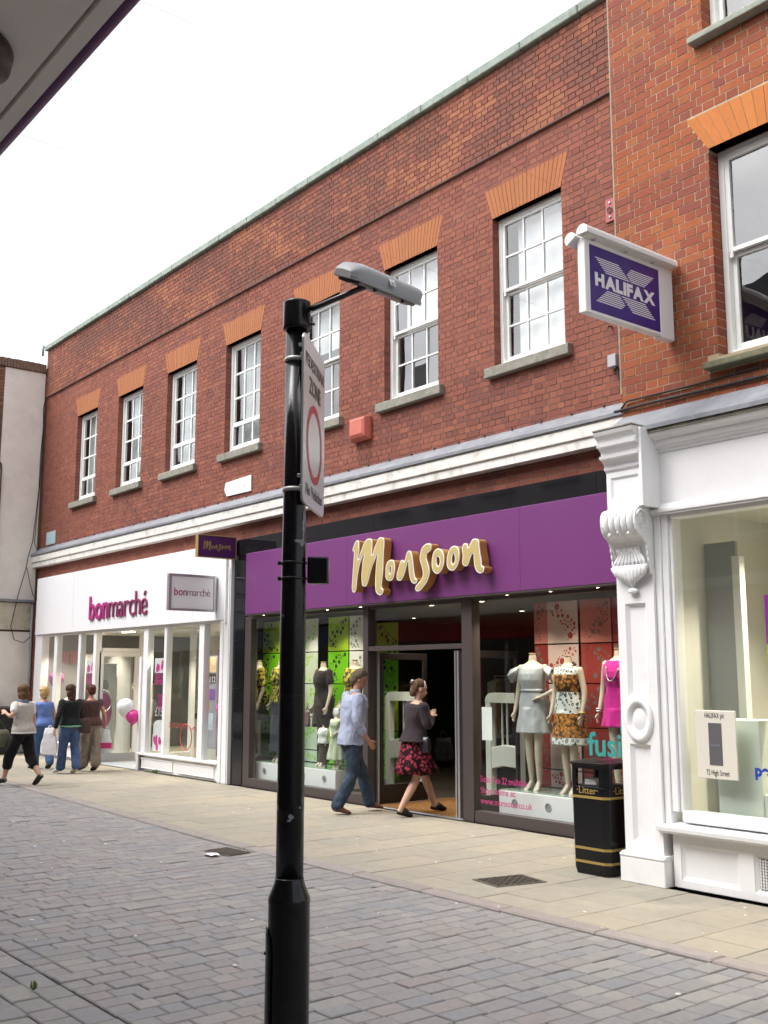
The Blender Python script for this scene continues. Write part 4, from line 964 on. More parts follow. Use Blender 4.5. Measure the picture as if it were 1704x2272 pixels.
# cables along the foot of the brickwork
cb = MB(); 
cb.tube([(-5.93, YH + .02, 4.09), (-5.90, YH - .02, 4.12), (-5.83, YH - .02, 4.175), (-5.2, YH - .018, 4.17), (-4.2, YH - .018, 4.19), (-1.3, YH - .018, 4.20)], .009, 6)
cb.build('wall_cable', DARKCABLE, smooth=True, label='upper black cable clipped along the foot of the orange brickwork', cat='cable')
cb = MB(); cb.tube([(-5.98, YH - .02, 4.10), (-5.6, YH - .025, 4.105), (-4.9, YH - .02, 4.10), (-4.0, YH - .02, 4.10), (-1.3, YH - .02, 4.10)], .013, 6)
cb.build('wall_cable', DARKCABLE, smooth=True, label='lower thick black cable just above the lead flashing of the white shopfront', cat='cable')

# ------------------------------------------------------------------ its white timber shopfront
HS = empty('timber_shopfront', (0, 0, 0), 'white painted timber shopfront with carved console bracket and panelled pilaster', 'shopfront')
HXR = -1.3
x_ = -5.90
while x_ < HXR:
    e = min(x_ + random.uniform(.55, 1.0), HXR)
    MB().prism([(YH - .003, 4.02), (YH - .31, 3.812), (YH - .315, 3.785), (YH - .325, 3.785), (YH - .325, 3.822), (YH - .012, 4.03)], 'x', x_ + .001, e).build('lead_flashing', LEAD, HS, fixn=True)
    MB().tube([(e - .012, YH - .01, 4.028), (e - .012, YH - .32, 3.824)], .005, 6).build('lead_roll', mat('lead_pale', (.36, .37, .39), .6), HS)
    x_ = e
bx('cornice_board', (-5.50, HXR, 7.245, 7.54, 3.752, 3.784), STONE, HS, .004)
pf = [(7.42, 3.60), (7.385, 3.60), (7.375, 3.625), (7.36, 3.632), (7.35, 3.65), (7.34, 3.655), (7.325, 3.70), (7.29, 3.725), (7.265, 3.735), (7.255, 3.751), (7.42, 3.751)]
MB().prism(pf, 'x', -5.495, HXR).build('cornice_moulding', WHITE, HS, fixn=True)
bx('fascia_board', (-5.495, HXR, 7.395, 7.44, 3.155, 3.599), WHITE, HS, 0)
pf = [(7.44, 3.06), (7.36, 3.06), (7.36, 3.075), (7.345, 3.08), (7.345, 3.105), (7.36, 3.112), (7.37, 3.13), (7.385, 3.154), (7.44, 3.154)]
MB().prism(pf, 'x', -5.495, HXR).build('fascia_bead', WHITE, HS, fixn=True)
# window frame, glass, sill, stall riser
for d in ((-5.495, -5.43, 7.385, 7.55, .49, 3.06), (-5.43, -5.365, 7.40, 7.55, .60, 3.06)): bx('frame_stile', d, WHITE, HS, .006)
bx('frame_bead', (-5.365, -5.335, 7.425, 7.55, .60, 3.06), WHITE, HS, .006)
bx('frame_head', (-5.335, HXR, 7.40, 7.55, 3.025, 3.059), WHITE, HS, .005)
bx('frame_foot', (-5.335, HXR, 7.395, 7.55, .525, .615), WHITE, HS, .012)
pane((-5.335, HXR, .615, 3.025, 7.47), HS)
MB().prism([(7.55, .43), (7.345, .43), (7.335, .445), (7.30, .452), (7.295, .49), (7.33, .50), (7.55, .524)], 'x', -5.53, HXR).build('window_sill', WHITE, HS, fixn=True, bevel=.004)
ris = bx('stall_riser', (-5.43, HXR, 7.425, 7.55, .0, .429), WHITE, HS, .002)
def panelled(x0, x1, z0, z1, y, parent, w=.045, d=.03, name='panel', m=WHITE):
    """sunk panel: bevelled frame standing round a flat field"""
    b = MB(); xa, xb, za, zb = x0 + w, x1 - w, z0 + w, z1 - w
    o = [(x0, y - d, z0), (x1, y - d, z0), (x1, y - d, z1), (x0, y - d, z1)]; i_ = [(xa, y - .004, za), (xb, y - .004, za), (xb, y - .004, zb), (xa, y - .004, zb)]
    for k in range(4): b.quad(o[k], o[(k + 1) % 4], i_[(k + 1) % 4], i_[k])
    b.quad(*i_)
    return b.build(name, m, parent)
def rails(x0, x1, z0, z1, cuts, y0, y1):
    """stiles and rails around panel openings (list of x0,x1,z0,z1)"""
    xs = sorted({x0, x1, *[c for q in cuts for c in q[:2]]}); zs = sorted({z0, z1, *[c for q in cuts for c in q[2:]]})
    for i in range(len(xs) - 1):
        for k in range(len(zs) - 1):
            xm, zm = (xs[i] + xs[i + 1]) / 2, (zs[k] + zs[k + 1]) / 2
            if not any(c[0] < xm < c[1] and c[2] < zm < c[3] for c in cuts):
                yield (xs[i], xs[i + 1], y0, y1, zs[k], zs[k + 1])
cuts = [(-5.36, -4.83, .07, .355), (-4.70, -4.30, .07, .355), (-4.17, -3.5, .07, .355), (-3.37, -2.7, .07, .355), (-2.57, -1.9, .07, .355)]
b = MB()
for d in rails(-5.43, HXR, 0.012, .428, cuts, 7.395, 7.424): b.box(*d)
b.build('riser_frame', WHITE, HS)
for q in cuts: panelled(q[0], q[1], q[2], q[3], 7.424, HS, .03, .022)
gr = MB(); gr.box(-4.665, -4.335, 7.412, 7.4195, .10, .325)
gro = gr.build('vent_grille', mat('grille_dark', (.10, .10, .10), .8), HS)
lat = MB(); rnd = random.Random(3)
for i in range(15):
    for k in range(10):
        cx, cz = -4.653 + i * .0222, .112 + k * .0222
        if (i + k) % 2: lat.box(cx - .009, cx + .009, 7.405, 7.4115, cz - .004, cz + .004); lat.box(cx - .004, cx + .004, 7.404, 7.4125, cz - .0135, cz + .0135)
        else: lat.box(cx - .007, cx + .007, 7.406, 7.4115, cz - .007, cz + .007)
lat.build('grille_lattice', WHITE, gro)
bx('shadow_gap', (-5.43, HXR, 7.44, 7.55, -.03, -.001), BLACK, HS, 0)

# pilaster with plinth, sunk panels, roundel, console and capital
PIL = empty('pilaster', (0, 0, 0)); PIL.parent = HS
bx('plinth', (-5.905, -5.452, 7.30, 7.55, 0, .205), WHITE, PIL, .006); 
MB().prism([(7.30, .205), (7.295, .215), (7.295, .228), (7.33, .245), (7.55, .245), (7.55, .205)], 'x', -5.905, -5.452).build('plinth_cap', WHITE, PIL, fixn=True, bevel=.003)
px0, px1, py = -5.885, -5.495, 7.355
cuts = [(-5.80, -5.585, .33, 1.13), (-5.80, -5.585, 1.53, 2.32)]
b = MB()
for d in rails(px0, px1, .2455, 2.60, cuts, py, py + .035): b.box(*d)
b.build('shaft', WHITE, PIL); bx('shaft_core', (px0 + .001, px1 - .001, py + .036, 7.54, .2455, 2.60), WHITE, PIL, 0)
for q in cuts: panelled(*q, py + .035, PIL, .03, .032)
rings = []
cxr, czr = (px0 + px1) / 2 - .0, 1.335
for r_, y in ((.158, py - .001), (.155, py - .018), (.135, py - .03), (.115, py - .028), (.098, py - .006), (.092, py + .004), (.075, py - .002), (.045, py - .012), (.002, py - .015)):
    rings.append([(cxr + r_ * .92 * math.cos(t), y, czr + r_ * 1.22 * math.sin(t)) for t in np.linspace(0, 6.28319, 36, endpoint=False)])
MB().loft(rings).build('roundel', WHITE, PIL, smooth=True, fixn=True)
# console: S-shaped bracket with volutes, ribs and a leaf
cx0, cx1 = -5.878, -5.50
DC = .055
prof = [(7.40, 2.56), (7.345, 2.56), (7.335, 2.62), (7.335, 2.68), (7.315, 2.74), (7.285, 2.80), (7.245, 2.845), (7.20, 2.875), (7.16, 2.895), (7.125, 2.93), (7.105, 2.98), (7.10, 3.03), (7.11, 3.08), (7.14, 3.115), (7.18, 3.13), (7.40, 3.13)]
prof = [(y if y > 7.335 else 7.335 - (7.335 - y) * (1 - DC / .235), z) for y, z in prof]
con = MB().prism(prof, 'x', cx0 + .025, cx1 - .025).build('console', WHITE, PIL, smooth=False, fixn=True, bevel=.006, seg=2)
sidep = [(y - (.012 if y < 7.39 else 0), z) for y, z in prof]
for xa, xb in ((cx0, cx0 + .026), (cx1 - .026, cx1)): MB().prism(sidep, 'x', xa, xb).build('console_cheek', WHITE, con, fixn=True, bevel=.006, seg=2)
for xs_, sg_ in ((cx1, 1), (cx0, -1)):
    v = MB(); pts = []
    for t in np.linspace(0, 4.6 * math.pi, 60):
        r_ = .088 * (1 - t / (5.2 * math.pi)); pts.append((xs_ + sg_ * .004, 7.20 - r_ * math.cos(t + .4), 3.02 + r_ * math.sin(t + .4)))
    v.tube(pts, .009, 6); v.ell((xs_ + sg_ * .003, 7.20, 3.02), .012, .02, .02, 10)
    for k in range(4): v.ell((xs_ + sg_ * .002, 7.27 + .012 * k, 2.84 - .055 * k), .012, .018, .034, 8)
    v.build('volute', WHITE, con, smooth=True)
rb = MB()
for k in range(5):
    xx = cx0 + .06 + k * (cx1 - cx0 - .12) / 4
    rb.tube([(xx, 7.175, 3.125), (xx, 7.125, 3.10), (xx, 7.098, 3.05), (xx, 7.094, 2.99), (xx, 7.115, 2.93), (xx, 7.16, 2.89)], [.018, .026, .030, .030, .026, .012], 8)
for k in range(6): rb.ell(((cx0 + cx1) / 2 + random.uniform(-.012, .012), 7.078 + .004 * k, 3.07 - k * .03), .014, .012, .014, 8)
for xx in (cx0 + .085, cx1 - .085): rb.ell((xx, 7.118, 2.905), .02, .016, .02, 10)
rb.build('console_ribs', WHITE, con, smooth=True)
lf = MB(); cxm = (cx0 + cx1) / 2
for k in range(-4, 5):
    a = k * .20
    lf.tube([(cxm + .012 * k, 7.285, 2.81), (cxm + .026 * k, 7.30, 2.74), (cxm + .036 * k, 7.292, 2.68), (cxm + .042 * k, 7.275, 2.645)], [.008, .014, .018, .012], 8)
    lf.tube([(cxm + .040 * k, 7.30, 2.645), (cxm + .042 * k, 7.272, 2.625), (cxm + .036 * k, 7.285, 2.57 - .012 * (4 - abs(k))), (cxm + .026 * k, 7.315, 2.535 - .02 * (4 - abs(k)))], [.020, .028, .022, .008], 8)
for k in range(26):
    xx = cxm + random.uniform(-.13, .13); zz = random.uniform(2.66, 2.86); lf.ell((xx, 7.335 - (zz - 2.62) * .27, zz), random.uniform(.008, .018), .016, random.uniform(.012, .03), 8)
lf.ell((cxm, 7.30, 2.855), .05, .022, .022, 12); lf.ell((cxm, 7.325, 2.425), .04, .03, .026, 12); lf.tube([(cxm, 7.33, 2.56), (cxm, 7.32, 2.43)], [.03, .012], 8)
for s_ in (-1, 1): lf.ell((cxm + s_ * .026, 7.33, 2.425), .026, .022, .02, 10)
lf.build('acanthus_leaf', WHITE, con, smooth=True)
for o_ in con.children:
    if not o_.name.startswith('console_cheek'):
        for v_ in o_.data.vertices:
            if v_.co.y < 7.335: v_.co.y = 7.335 - (7.335 - v_.co.y) * (1 - DC / .235) - .004
# panelled block and stepped cap above the console
bx('console_block', (-5.845, -5.452, 7.235, 7.54, 3.175, 3.46), WHITE, PIL, .004)
b = MB()
for d in rails(-5.845, -5.452, 3.175, 3.46, [(-5.80, -5.50, 3.22, 3.415)], 7.215, 7.234): b.box(*d)
b.build('block_frame', WHITE, PIL); panelled(-5.80, -5.50, 3.22, 3.415, 7.234, PIL, .02, .018)
bx('block_foot', (-5.845, -5.43, 7.21, 7.54, 3.131, 3.174), WHITE, PIL, .006)
capp = [(7.54, 3.451), (7.135, 3.451), (7.125, 3.47), (7.11, 3.478), (7.105, 3.50), (7.12, 3.503), (7.105, 3.53), (7.075, 3.56), (7.05, 3.57), (7.045, 3.595), (7.075, 3.60), (7.07, 3.63), (7.04, 3.66), (7.015, 3.67), (7.01, 3.70), (7.03, 3.706), (7.02, 3.735), (6.985, 3.765), (6.975, 3.79), (6.975, 3.80), (7.54, 3.80)]
capp = [(y if y > 7.5 else y + .095, z + .011) for y, z in capp]
MB().prism(capp, 'x', -5.86, -5.445).build('capital', WHITE, PIL, fixn=True)
bx('capital_lead', (-5.865, -5.44, 7.06, 7.54, 3.8115, 3.832), STONE, PIL, .006)
bx('cheek', (-5.444, -5.41, 7.15, 7.54, 3.12, 3.80), WHITE, PIL, .004)

# inside the bank window
HI = mat('office_wall', (.70, .70, .65), .85, .2, var=.03, vscale=2); HI2 = mat('office_partition', (.58, .58, .50), .7, .2)
s = MB(); s.box(-5.68, HXR - .1, 12.0, 12.1, 0, 3.2); s.box(-5.68, -5.64, 7.56, 12, 0, 3.2); s.box(HXR - .14, HXR - .1, 7.56, 12, 0, 3.2); s.build('office_wall', HI, HS)
MB().box(-5.64, HXR - .15, 7.56, 12, 3.2, 3.26).build('office_ceiling', mat('office_ceiling', (.62, .60, .55), .9), HS)
MB().box(-5.64, HXR - .15, 7.56, 12, .38, .44).build('office_floor', HI2, HS)
bx('screen', (-5.62, -5.30, 8.30, 8.34, .44, 2.9), mat('screen_grey', (.34, .37, .40), .3), HS, .004)
bx('screen_post', (-5.28, -5.20, 8.2, 8.28, .44, 2.75), mat('post_pale', (.75, .78, .76), .4), HS, .004)
bx('screen', (-5.03, -3.2, 9.0, 9.05, .44, 2.9), mat('screen_cream', (.62, .63, .55), .5), HS, .004)
bx('counter', (-5.0, -3.4, 7.62, 8.05, .44, .78), mat('counter_pale', (.60, .62, .54), .4), HS, .006)
bx('plinth_box', (-5.12, -4.72, 7.60, 7.9, .44, 1.35), mat('counter_pale2', (.56, .60, .52), .5), HS, .006)
for x, y in ((-4.6, 8.2), (-3.6, 8.2), (-4.2, 10.5)): spot(x, y, 3.16, 100, parent=HS)  # ceiling spots added to brighten the office behind the glass
bx('window_poster', (-4.705, -4.1, 7.75, 7.76, 1.95, 2.35), mat('poster_purple', (.26, .03, .33), .5), HS, 0); bx('window_poster', (-4.705, -4.1, 7.75, 7.76, 1.55, 1.949), mat('poster_lime', (.45, .55, .03), .5), HS, 0)
text('vinyl_lettering', 'personal', .12, (-4.70, 7.475, .935), mat('vinyl_blue', (.02, .06, .42), .5), HS, .0004, .006)
pl = bx('window_plate', (-5.205, -4.835, 7.452, 7.466, .885, 1.425), mat('cream_plate', (.66, .62, .54), .4), None, .004, label='cream notice plate with a dark slot fixed inside the right shop window', cat='notice plate')
bx('slot', (-5.085, -4.965, 7.449, 7.4515, .995, 1.325), mat('slot_grey', (.11, .105, .11), .4), pl, 0)
INK = mat('black_ink', (.03, .03, .035), .6)
text('print', 'HALIFAX plc', .06, (-5.115, 7.4505, 1.365), INK, pl, .0004, 0, fit=.18); text('print', '72 High Street', .06, (-5.12, 7.4505, .915), INK, pl, .0004, 0, fit=.21); text('print', 'HALIFAX', .03, (-5.07, 7.4475, 1.14), mat('slot_ink', (.25, .25, .33), .5), pl, .0004, 0, fit=.09)

# ------------------------------------------------------------------ projecting box sign with two strip lights
BS = empty('bank_sign', (-5.298, 7.5, 4.9), 'white-framed dark blue projecting sign with striped cross and white capitals', 'sign')
NAVY = mat('navy_face', (.045, .018, .19), .3, .5); WSG = mat('sign_box_white', (.78, .78, .77), .35, .5, var=.03)
ox, oy, oz = -5.298, 7.5, 4.9
bx('face', (-.058, 0, 6.41 - oy, 7.335 - oy, 4.641 - oz, 5.207 - oz), NAVY, BS, 0)
for d in ((-.066, .010, 6.345 - oy, 6.409 - oy, 4.612 - oz, 5.242 - oz), (-.066, .008, 6.4095 - oy, 7.335 - oy, 5.2075 - oz, 5.242 - oz), (-.066, .008, 6.4095 - oy, 7.335 - oy, 4.612 - oz, 4.6405 - oz)): bx('frame', d, WSG, BS, .005)
bx('mounting_box', (-.075, .008, 7.336 - oy, 7.525 - oy, 4.60 - oz, 5.245 - oz), WSG, BS, .005)
WLET = mat('sign_letter_white', (.78, .78, .80), .4, .4)
def stripes(parent, rows_, n, name):
    """rows_: function t-> (u0,u1); z from za to zb"""
    for k in range(n):
        t0, t1 = (k + .12) / n, (k + .62) / n
        (a0, a1), z0 = rows_(t0); (b0, b1), z1 = rows_(t1)
        x = .0012
        MB().quad((x, a0 - oy, z0 - oz), (x, a1 - oy, z0 - oz), (x, b1 - oy, z1 - oz), (x, b0 - oy, z1 - oz)).build(name, WLET, parent)
lerp = lambda a, b, t: a + (b - a) * t
stripes(BS, lambda t: ((lerp(6.482, 6.627, t), lerp(6.785, 6.945, t)), lerp(5.118, 4.995, t)), 7, 'stripe')
stripes(BS, lambda t: ((lerp(6.954, 6.892, t * 2) if t < .5 else lerp(6.892, 6.957, t * 2 - 1), lerp(7.268, 7.125, t)), lerp(5.118, 4.995, t)), 7, 'stripe')
stripes(BS, lambda t: ((lerp(6.63, 6.478, t), lerp(6.79, 6.865, t * 1.6) if t < .62 else lerp(6.865, 6.80, (t - .62) / .38)), lerp(4.853, 4.728, t)), 7, 'stripe')
stripes(BS, lambda t: ((lerp(6.81, 6.965, t), lerp(7.13, 7.275, t)), lerp(4.853, 4.728, t)), 7, 'stripe')
x = 0; parts_ = []
for ch in 'HALIFAX':
    me = text_mesh(ch, 1., .0008 / .17, .055); xs_ = [v.co.x for v in me.vertices]; a, b_ = min(xs_), max(xs_)
    me.transform(Matrix.Translation((x - a, 0, 0))); x += b_ - a + (.005 if ch in 'AFX' else .05); parts_.append(me)
for me in parts_:
    me.transform(Matrix.Diagonal((.795 / x, .118 / .80, .17, 1))); me.transform(SIDE); me.materials.clear(); me.materials.append(WLET); me.name = 'letter'
    o = bpy.data.objects.new('letter', me); o.location = (.0015, 6.478 - oy, 4.874 - oz); link(o, BS)
for sgn, nm in ((1, 'near'), (-1, 'far')):
    cxs = .025 if sgn > 0 else -.105
    pr_ = []
    for t in np.linspace(0, math.pi, 12): pr_.append((cxs + .056 * math.cos(t), 5.275 - oz + .062 * math.sin(t) ** .8))
    pr_.append((cxs - .056, 5.26 - oz)); pr_.append((cxs + .056, 5.26 - oz))
    if sgn < 0:
        an = R(30); pc = (cxs + .06, 5.27 - oz); pr_ = [(pc[0] + (a - pc[0]) * math.cos(an) - (b_ - pc[1]) * math.sin(an), pc[1] + (a - pc[0]) * math.sin(an) + (b_ - pc[1]) * math.cos(an)) for a, b_ in pr_]
    hd = MB().prism(pr_, 'y', 6.31 - oy, 7.50 - oy).build('strip_light', WSG, BS, fixn=True)
    for yy in (6.300, 7.501): MB().prism([(cxs + (a - cxs) * 1.04, (b_ - .40) * 1.02 + .40) for a, b_ in pr_], 'y', yy - oy, yy - oy + .009).build('end_cap', WSG, hd, fixn=True, bevel=.002)
    if sgn > 0: MB().box(cxs - .04, cxs + .04, 6.33 - oy, 7.48 - oy, 5.252 - oz, 5.2595 - oz).build('diffuser', mat('diffuser', (.72, .70, .64), .4), hd)
    for yy in (6.46, 6.87, 7.24): bx('bracket', (min(0, cxs) - .01, max(-.06, cxs) + .01, yy - oy - .012, yy - oy + .012, 5.2425 - oz, 5.2515 - oz), ALU, hd, .002)
# ================================================================== rendered building at the far left, standing forward
LB = empty('rendered_building', (0, 0, 0), 'cream rendered flank wall of the building beyond the white shop at the far left', 'building')
bx('wall', (-31, -24.06, 7.0, 15.9, 0, 9.0), mat('brown_brick_wall', (.20, .125, .08), .9, var=.25, vscale=7, bump=.3), LB, 0)
bx('render_coat', (-24.06, -24.004, 7.93, 8.895, 3.42, 8.86), RENDER_W, LB, .01); bx('render_coat', (-24.06, -24.01, 7.3, 8.895, 0, 2.70), RENDER_W, LB, .01)
LBP = [jit(c, .15) for c in [(.20, .12, .075)] * 5 + [(.25, .15, .09)] * 3 + [(.14, .09, .06)] * 3]
# brown brick pier in front of the render and brick-on-edge coping, built in the side plane (x = -24)
pier = bx('pier', (-24.06, -24.03, 7.2, 7.925, 2.72, 9.02), mat('mortar_brown', (.30, .26, .20), .95, var=.2), LB, 0)
b = MB(); z = 2.75; i = 0
while z < 8.98:
    y = 7.925; L_ = .1125 if i % 2 else .225
    while y > 7.25: b.box(-24.031, -24.004, y - L_ + .006, y - .006, z + .006, z + .069, 0, random.choice(LBP)); y -= L_
    z += .075; i += 1
b.build('brickwork', BRICK_OLD, pier, kind='stuff')
y = 8.89
while y > 7.2:
    bx('coping_brick', (-24.10, -23.96, y - .068, y - .004, 8.87 if y < 7.95 else 8.865, 9.075 + random.uniform(-.01, .01)), mat('coping_brown', (.19, .12, .085), .95, var=.4, vscale=10, bump=.4), LB, .006); y -= .072
bx('lead_ledge', (-24.06, -23.90, 7.3, 8.88, 3.37, 3.43), LEAD, LB, .008)
bx('beam', (-24.06, -23.96, 7.3, 8.88, 2.74, 3.362), mat('stained_beam', (.50, .45, .36), .95, .1, var=.12, vscale=4, bump=.2, dirt=.7, dscale=3, dcol=(.25, .20, .14)), LB, .008)
def pipeY(name, pts, r_, m, lab, cat):
    MB().tube([(-23.955, y, z) for y, z in pts], r_, 6).build(name, m, smooth=True, label=lab, cat=cat)
pipeY('hanging_cable', [(8.885, 8.206), (8.852, 7.966), (8.875, 7.557), (8.843, 6.835), (8.846, 6.053), (8.816, 5.57), (8.764, 4.797), (8.683, 4.465), (8.636, 4.137), (8.489, 3.521), (8.362, 2.81), (8.456, 2.514), (8.672, 2.448), (8.84, 2.6)], .009, DARKCABLE, 'long slack cable hanging down the cream render with a loop at its foot', 'cable')
pipeY('hanging_cable', [(8.888, 7.7), (8.87, 7.0), (8.862, 6.2), (8.83, 5.4), (8.803, 4.764), (8.885, 4.59)], .007, DARKCABLE, 'short cable hanging down the render to the end of the cornice', 'cable')
pipeY('hanging_cable', [(8.66, 4.175), (8.74, 3.85), (8.85, 3.503)], .007, DARKCABLE, 'cable running from below the cornice end to the grey pipe', 'cable')
pipeY('wall_pipe', [(8.83, 3.43), (8.84, 2.6), (8.85, 1.73), (8.85, .02)], .028, mat('pipe_grey', (.33, .35, .36), .5, var=.1), 'grey pipe running down the render beside the white shop', 'pipe')
pipeY('wall_pipe', [(7.70, 6.62), (7.86, 6.60), (7.93, 6.53), (7.945, 6.4), (7.95, 5.2), (7.96, 3.5)], .022, IRON, 'dark pipe bending down the brown brick pier at the left edge', 'pipe')

# ================================================================== the other side of the street (seen in the reflections)
def opposite(x0, x1, h, wm, fm, ftxt, lab, roof, storeys, mback=None):
    root = empty('terrace_building', (x0, -1.3, 0), lab, 'building', 'buildings on the near side of the street'); w = x1 - x0
    MB().box(0, w, -8, 0, 3.3, h).build('wall', wm, root)
    st = MB(); st.box(0, .35, -.3, 0, 0, 3.299); st.box(w - .35, w, -.3, 0, 0, 3.299); st.box(0, w, -8, -3, 0, 3.299); st.build('ground_wall', wm, root)
    bx('fascia', (.1, w - .1, .005, .14, 2.62, 3.22), fm, root, .01)
    bx('cornice', (0, w, .006, .3, 3.25, 3.42), WHITE_OLD, root, .02)
    n = max(1, int(w / 2.2)); step = (w - .7) / n
    for k in range(n + 1): bx('mullion', (.35 + k * step - .04, .35 + k * step + .04, -.1, .0, 0, 2.6), WHITE, root, .004)
    for k in range(n): MB().quad((.35 + k * step + .04, -.06, .45), (.35 + (k + 1) * step - .04, -.06, .45), (.35 + (k + 1) * step - .04, -.06, 2.6), (.35 + k * step + .04, -.06, 2.6)).build('pane', GLASS, root)
    bx('stall_riser', (.35, w - .35, -.12, .02, 0, .44), wm, root, .004)
    fl_ = (h - 3.9) / storeys
    for s in range(storeys):
        z0 = 4.1 + s * fl_; z1 = z0 + min(1.7, fl_ * .62)
        m_ = max(2, int(w / 2.0))
        for k in range(m_):
            cx = w * (k + .5) / m_
            f = MB()
            for d in ((cx - .5, cx - .43, .004, .05, z0, z1), (cx + .43, cx + .5, .004, .05, z0, z1), (cx - .43, cx + .43, .004, .05, z1 - .07, z1), (cx - .43, cx + .43, .004, .05, z0, z0 + .07), (cx - .43, cx + .43, .004, .05, (z0 + z1) / 2 - .03, (z0 + z1) / 2 + .03), (cx - .02, cx + .02, .004, .045, z0 + .07, (z0 + z1) / 2 - .03), (cx - .02, cx + .02, .004, .045, (z0 + z1) / 2 + .03, z1 - .07)): f.box(*d)
            wo_ = f.build('window', SASH, root)
            MB().quad((cx - .43, .01, z0 + .07), (cx + .43, .01, z0 + .07), (cx + .43, .01, z1 - .07), (cx - .43, .01, z1 - .07)).build('pane', mat('dark_pane', (.03, .035, .04), .06, .6), wo_)
            bx('sill', (cx - .6, cx + .6, .004, .12, z0 - .1, z0 - .003), STONE, root, .006)
    rf = MB(); rf.prism([(-8.2, h + .01), (.25, h + .01), (-.2, h + roof), (-4, h + roof * 1.7), (-8.2, h + .2)], 'x', -.05, w + .05)
    ro = rf.build('roof', mat('slate', (.07, .072, .08), .6, var=.2, vscale=6), root, fixn=True)
    bx('chimney', (w * .7, w * .7 + .8, -3, -2.4, h + roof, h + roof * 1.7 + 1.5), wm, ro, .01)
    return root
DKB = mat('dark_brick_wall', (.17, .075, .055), .9, var=.2, vscale=9); WRW = mat('white_render_wall', (.62, .61, .57), .9, var=.06, vscale=2); REDF = mat('red_fascia', (.42, .02, .015), .4, .5)
opposite(-46, -33, 8.6, DKB, WHITE, '', 'dark brick terrace building farthest along the near side', 1.2, 2)
opposite(-33, -24, 9.2, WRW, mat('blue_fascia', (.05, .08, .22), .4), '', 'white rendered terrace building with blue fascia on the near side', 1.0, 2)
opposite(-24, -13.5, 8.4, WRW, REDF, '', 'white rendered terrace building with red fascia on the near side', 1.1, 2)
opposite(-13.5, -6.2, 8.0, DKB, REDF, '', 'dark brick terrace building with red fascia on the near side', .9, 2)
opposite(-6.2, 4.5, 8.2, DKB, mat('dark_purple_fascia', (.10, .03, .12), .4), '', 'dark brick terrace building carrying the canopy overhead', 1.2, 2)
opposite(4.5, 16, 8.8, WRW, WHITE, '', 'white rendered terrace building to the right on the near side', 1.1, 2)
MB().box(-46, 16, -1.3, -1.25, -.06, -.02).build('near_kerb', KERB, None, kind='structure')

# ------------------------------------------------------------------ canopy overhead
CN = empty('shop_canopy', (-2, 0, 3), 'overhanging canopy with cream soffit and purple edge at the upper left corner', 'canopy')
SOF = mat('soffit_cream', (.86, .81, .76), .8, .2, var=.04, vscale=3)
bx('soffit', (-6, 5, -1.28, .725, .0, .02), SOF, CN, 0); bx('edge_board', (-6, 5, .732, .772, -.002, .02), SOF, CN, .003); bx('deck', (-6, 5, -1.28, .78, .021, .16), mat('canopy_dark', (.12, .11, .12), .6), CN, 0)
MB().tube([(-6, .782, .012), (5, .782, .012)], .017, 12).build('edge_trim', mat('purple_trim', (.16, .06, .17), .4, .5), CN, smooth=True)
bx('fascia_board', (-6, 5, .782, .80, .03, .28), mat('dark_purple_fascia', (.1, .03, .12)), CN, .004)
dl_ = MB().lathe([(.10, -.001), (.105, -.012), (.10, -.045), (.085, -.055), (.02, -.058), (.001, -.058)], -.105, .565, 32).build('downlight', mat('brown_lamp_body', (.035, .016, .012), .4, .5), CN, smooth=True)

# ================================================================== street furniture
PX, PY = -3.70, 2.48
LP = empty('lamp_post', (PX, PY, 0), 'tall black street post with thick base and worn paint in the foreground', 'lamp post')
MB().lathe([(.088, -.05), (.086, .02), (.0845, .79), (.0865, .80), (.084, .815), (.062, .868), (.0605, .875), (.059, .885), (.0575, .89)], 0, 0, 40).build('base', POLE_M, LP, smooth=True)
MB().lathe([(.0568, .885), (.0562, 1.2), (.0545, 1.7), (.0525, 2.1), (.049, 2.4), (.0475, 3.24)], 0, 0, 40).build('shaft', POLE_M, LP, smooth=True)
cap_ = MB().lathe([(.047, 3.205), (.0605, 3.208), (.0615, 3.22), (.0615, 3.325), (.060, 3.333), (.052, 3.337), (.001, 3.338)], 0, 0, 40).build('cap', BLACK, LP, smooth=True)
MB().tube([(.0615 * .626 - .0, .0615 * .78, 3.235), (.080 * .626, .080 * .78, 3.235)], .006, 8).build('grub_screw', BLACK, cap_)
for z in (1.62,): MB().lathe([(.0540, z - .004), (.0556, z), (.0540, z + .004)], 0, 0, 40).build('band_mark', POLE_M, LP, smooth=True)
# access door curved round the base
th0 = math.atan2(-.50, -.30); dpts = []
dd = MB(); n = 14
rows_ = []
for k, z in enumerate(np.linspace(-.04, .70, 24)):
    half = .62 if z < .60 else .62 * math.sqrt(max(0, 1 - ((z - .60) / .102) ** 2))
    rows_.append([((.0885) * math.cos(th0 + half * t), .0885 * math.sin(th0 + half * t), z) for t in np.linspace(-1, 1, n)])
dd.loft(rows_, cap=False, closed=False)
do = dd.build('access_door', POLE_M, LP, smooth=True)
so = do.modifiers.new('t', 'SOLIDIFY'); so.thickness = .005; so.offset = 1
bl_ = MB(); 
for z in (.60, .20): bl_.ell((.093 * math.cos(th0), .093 * math.sin(th0), z), .007, .007, .007, 8)
bl_.build('door_lock', BLACK, do, smooth=True)
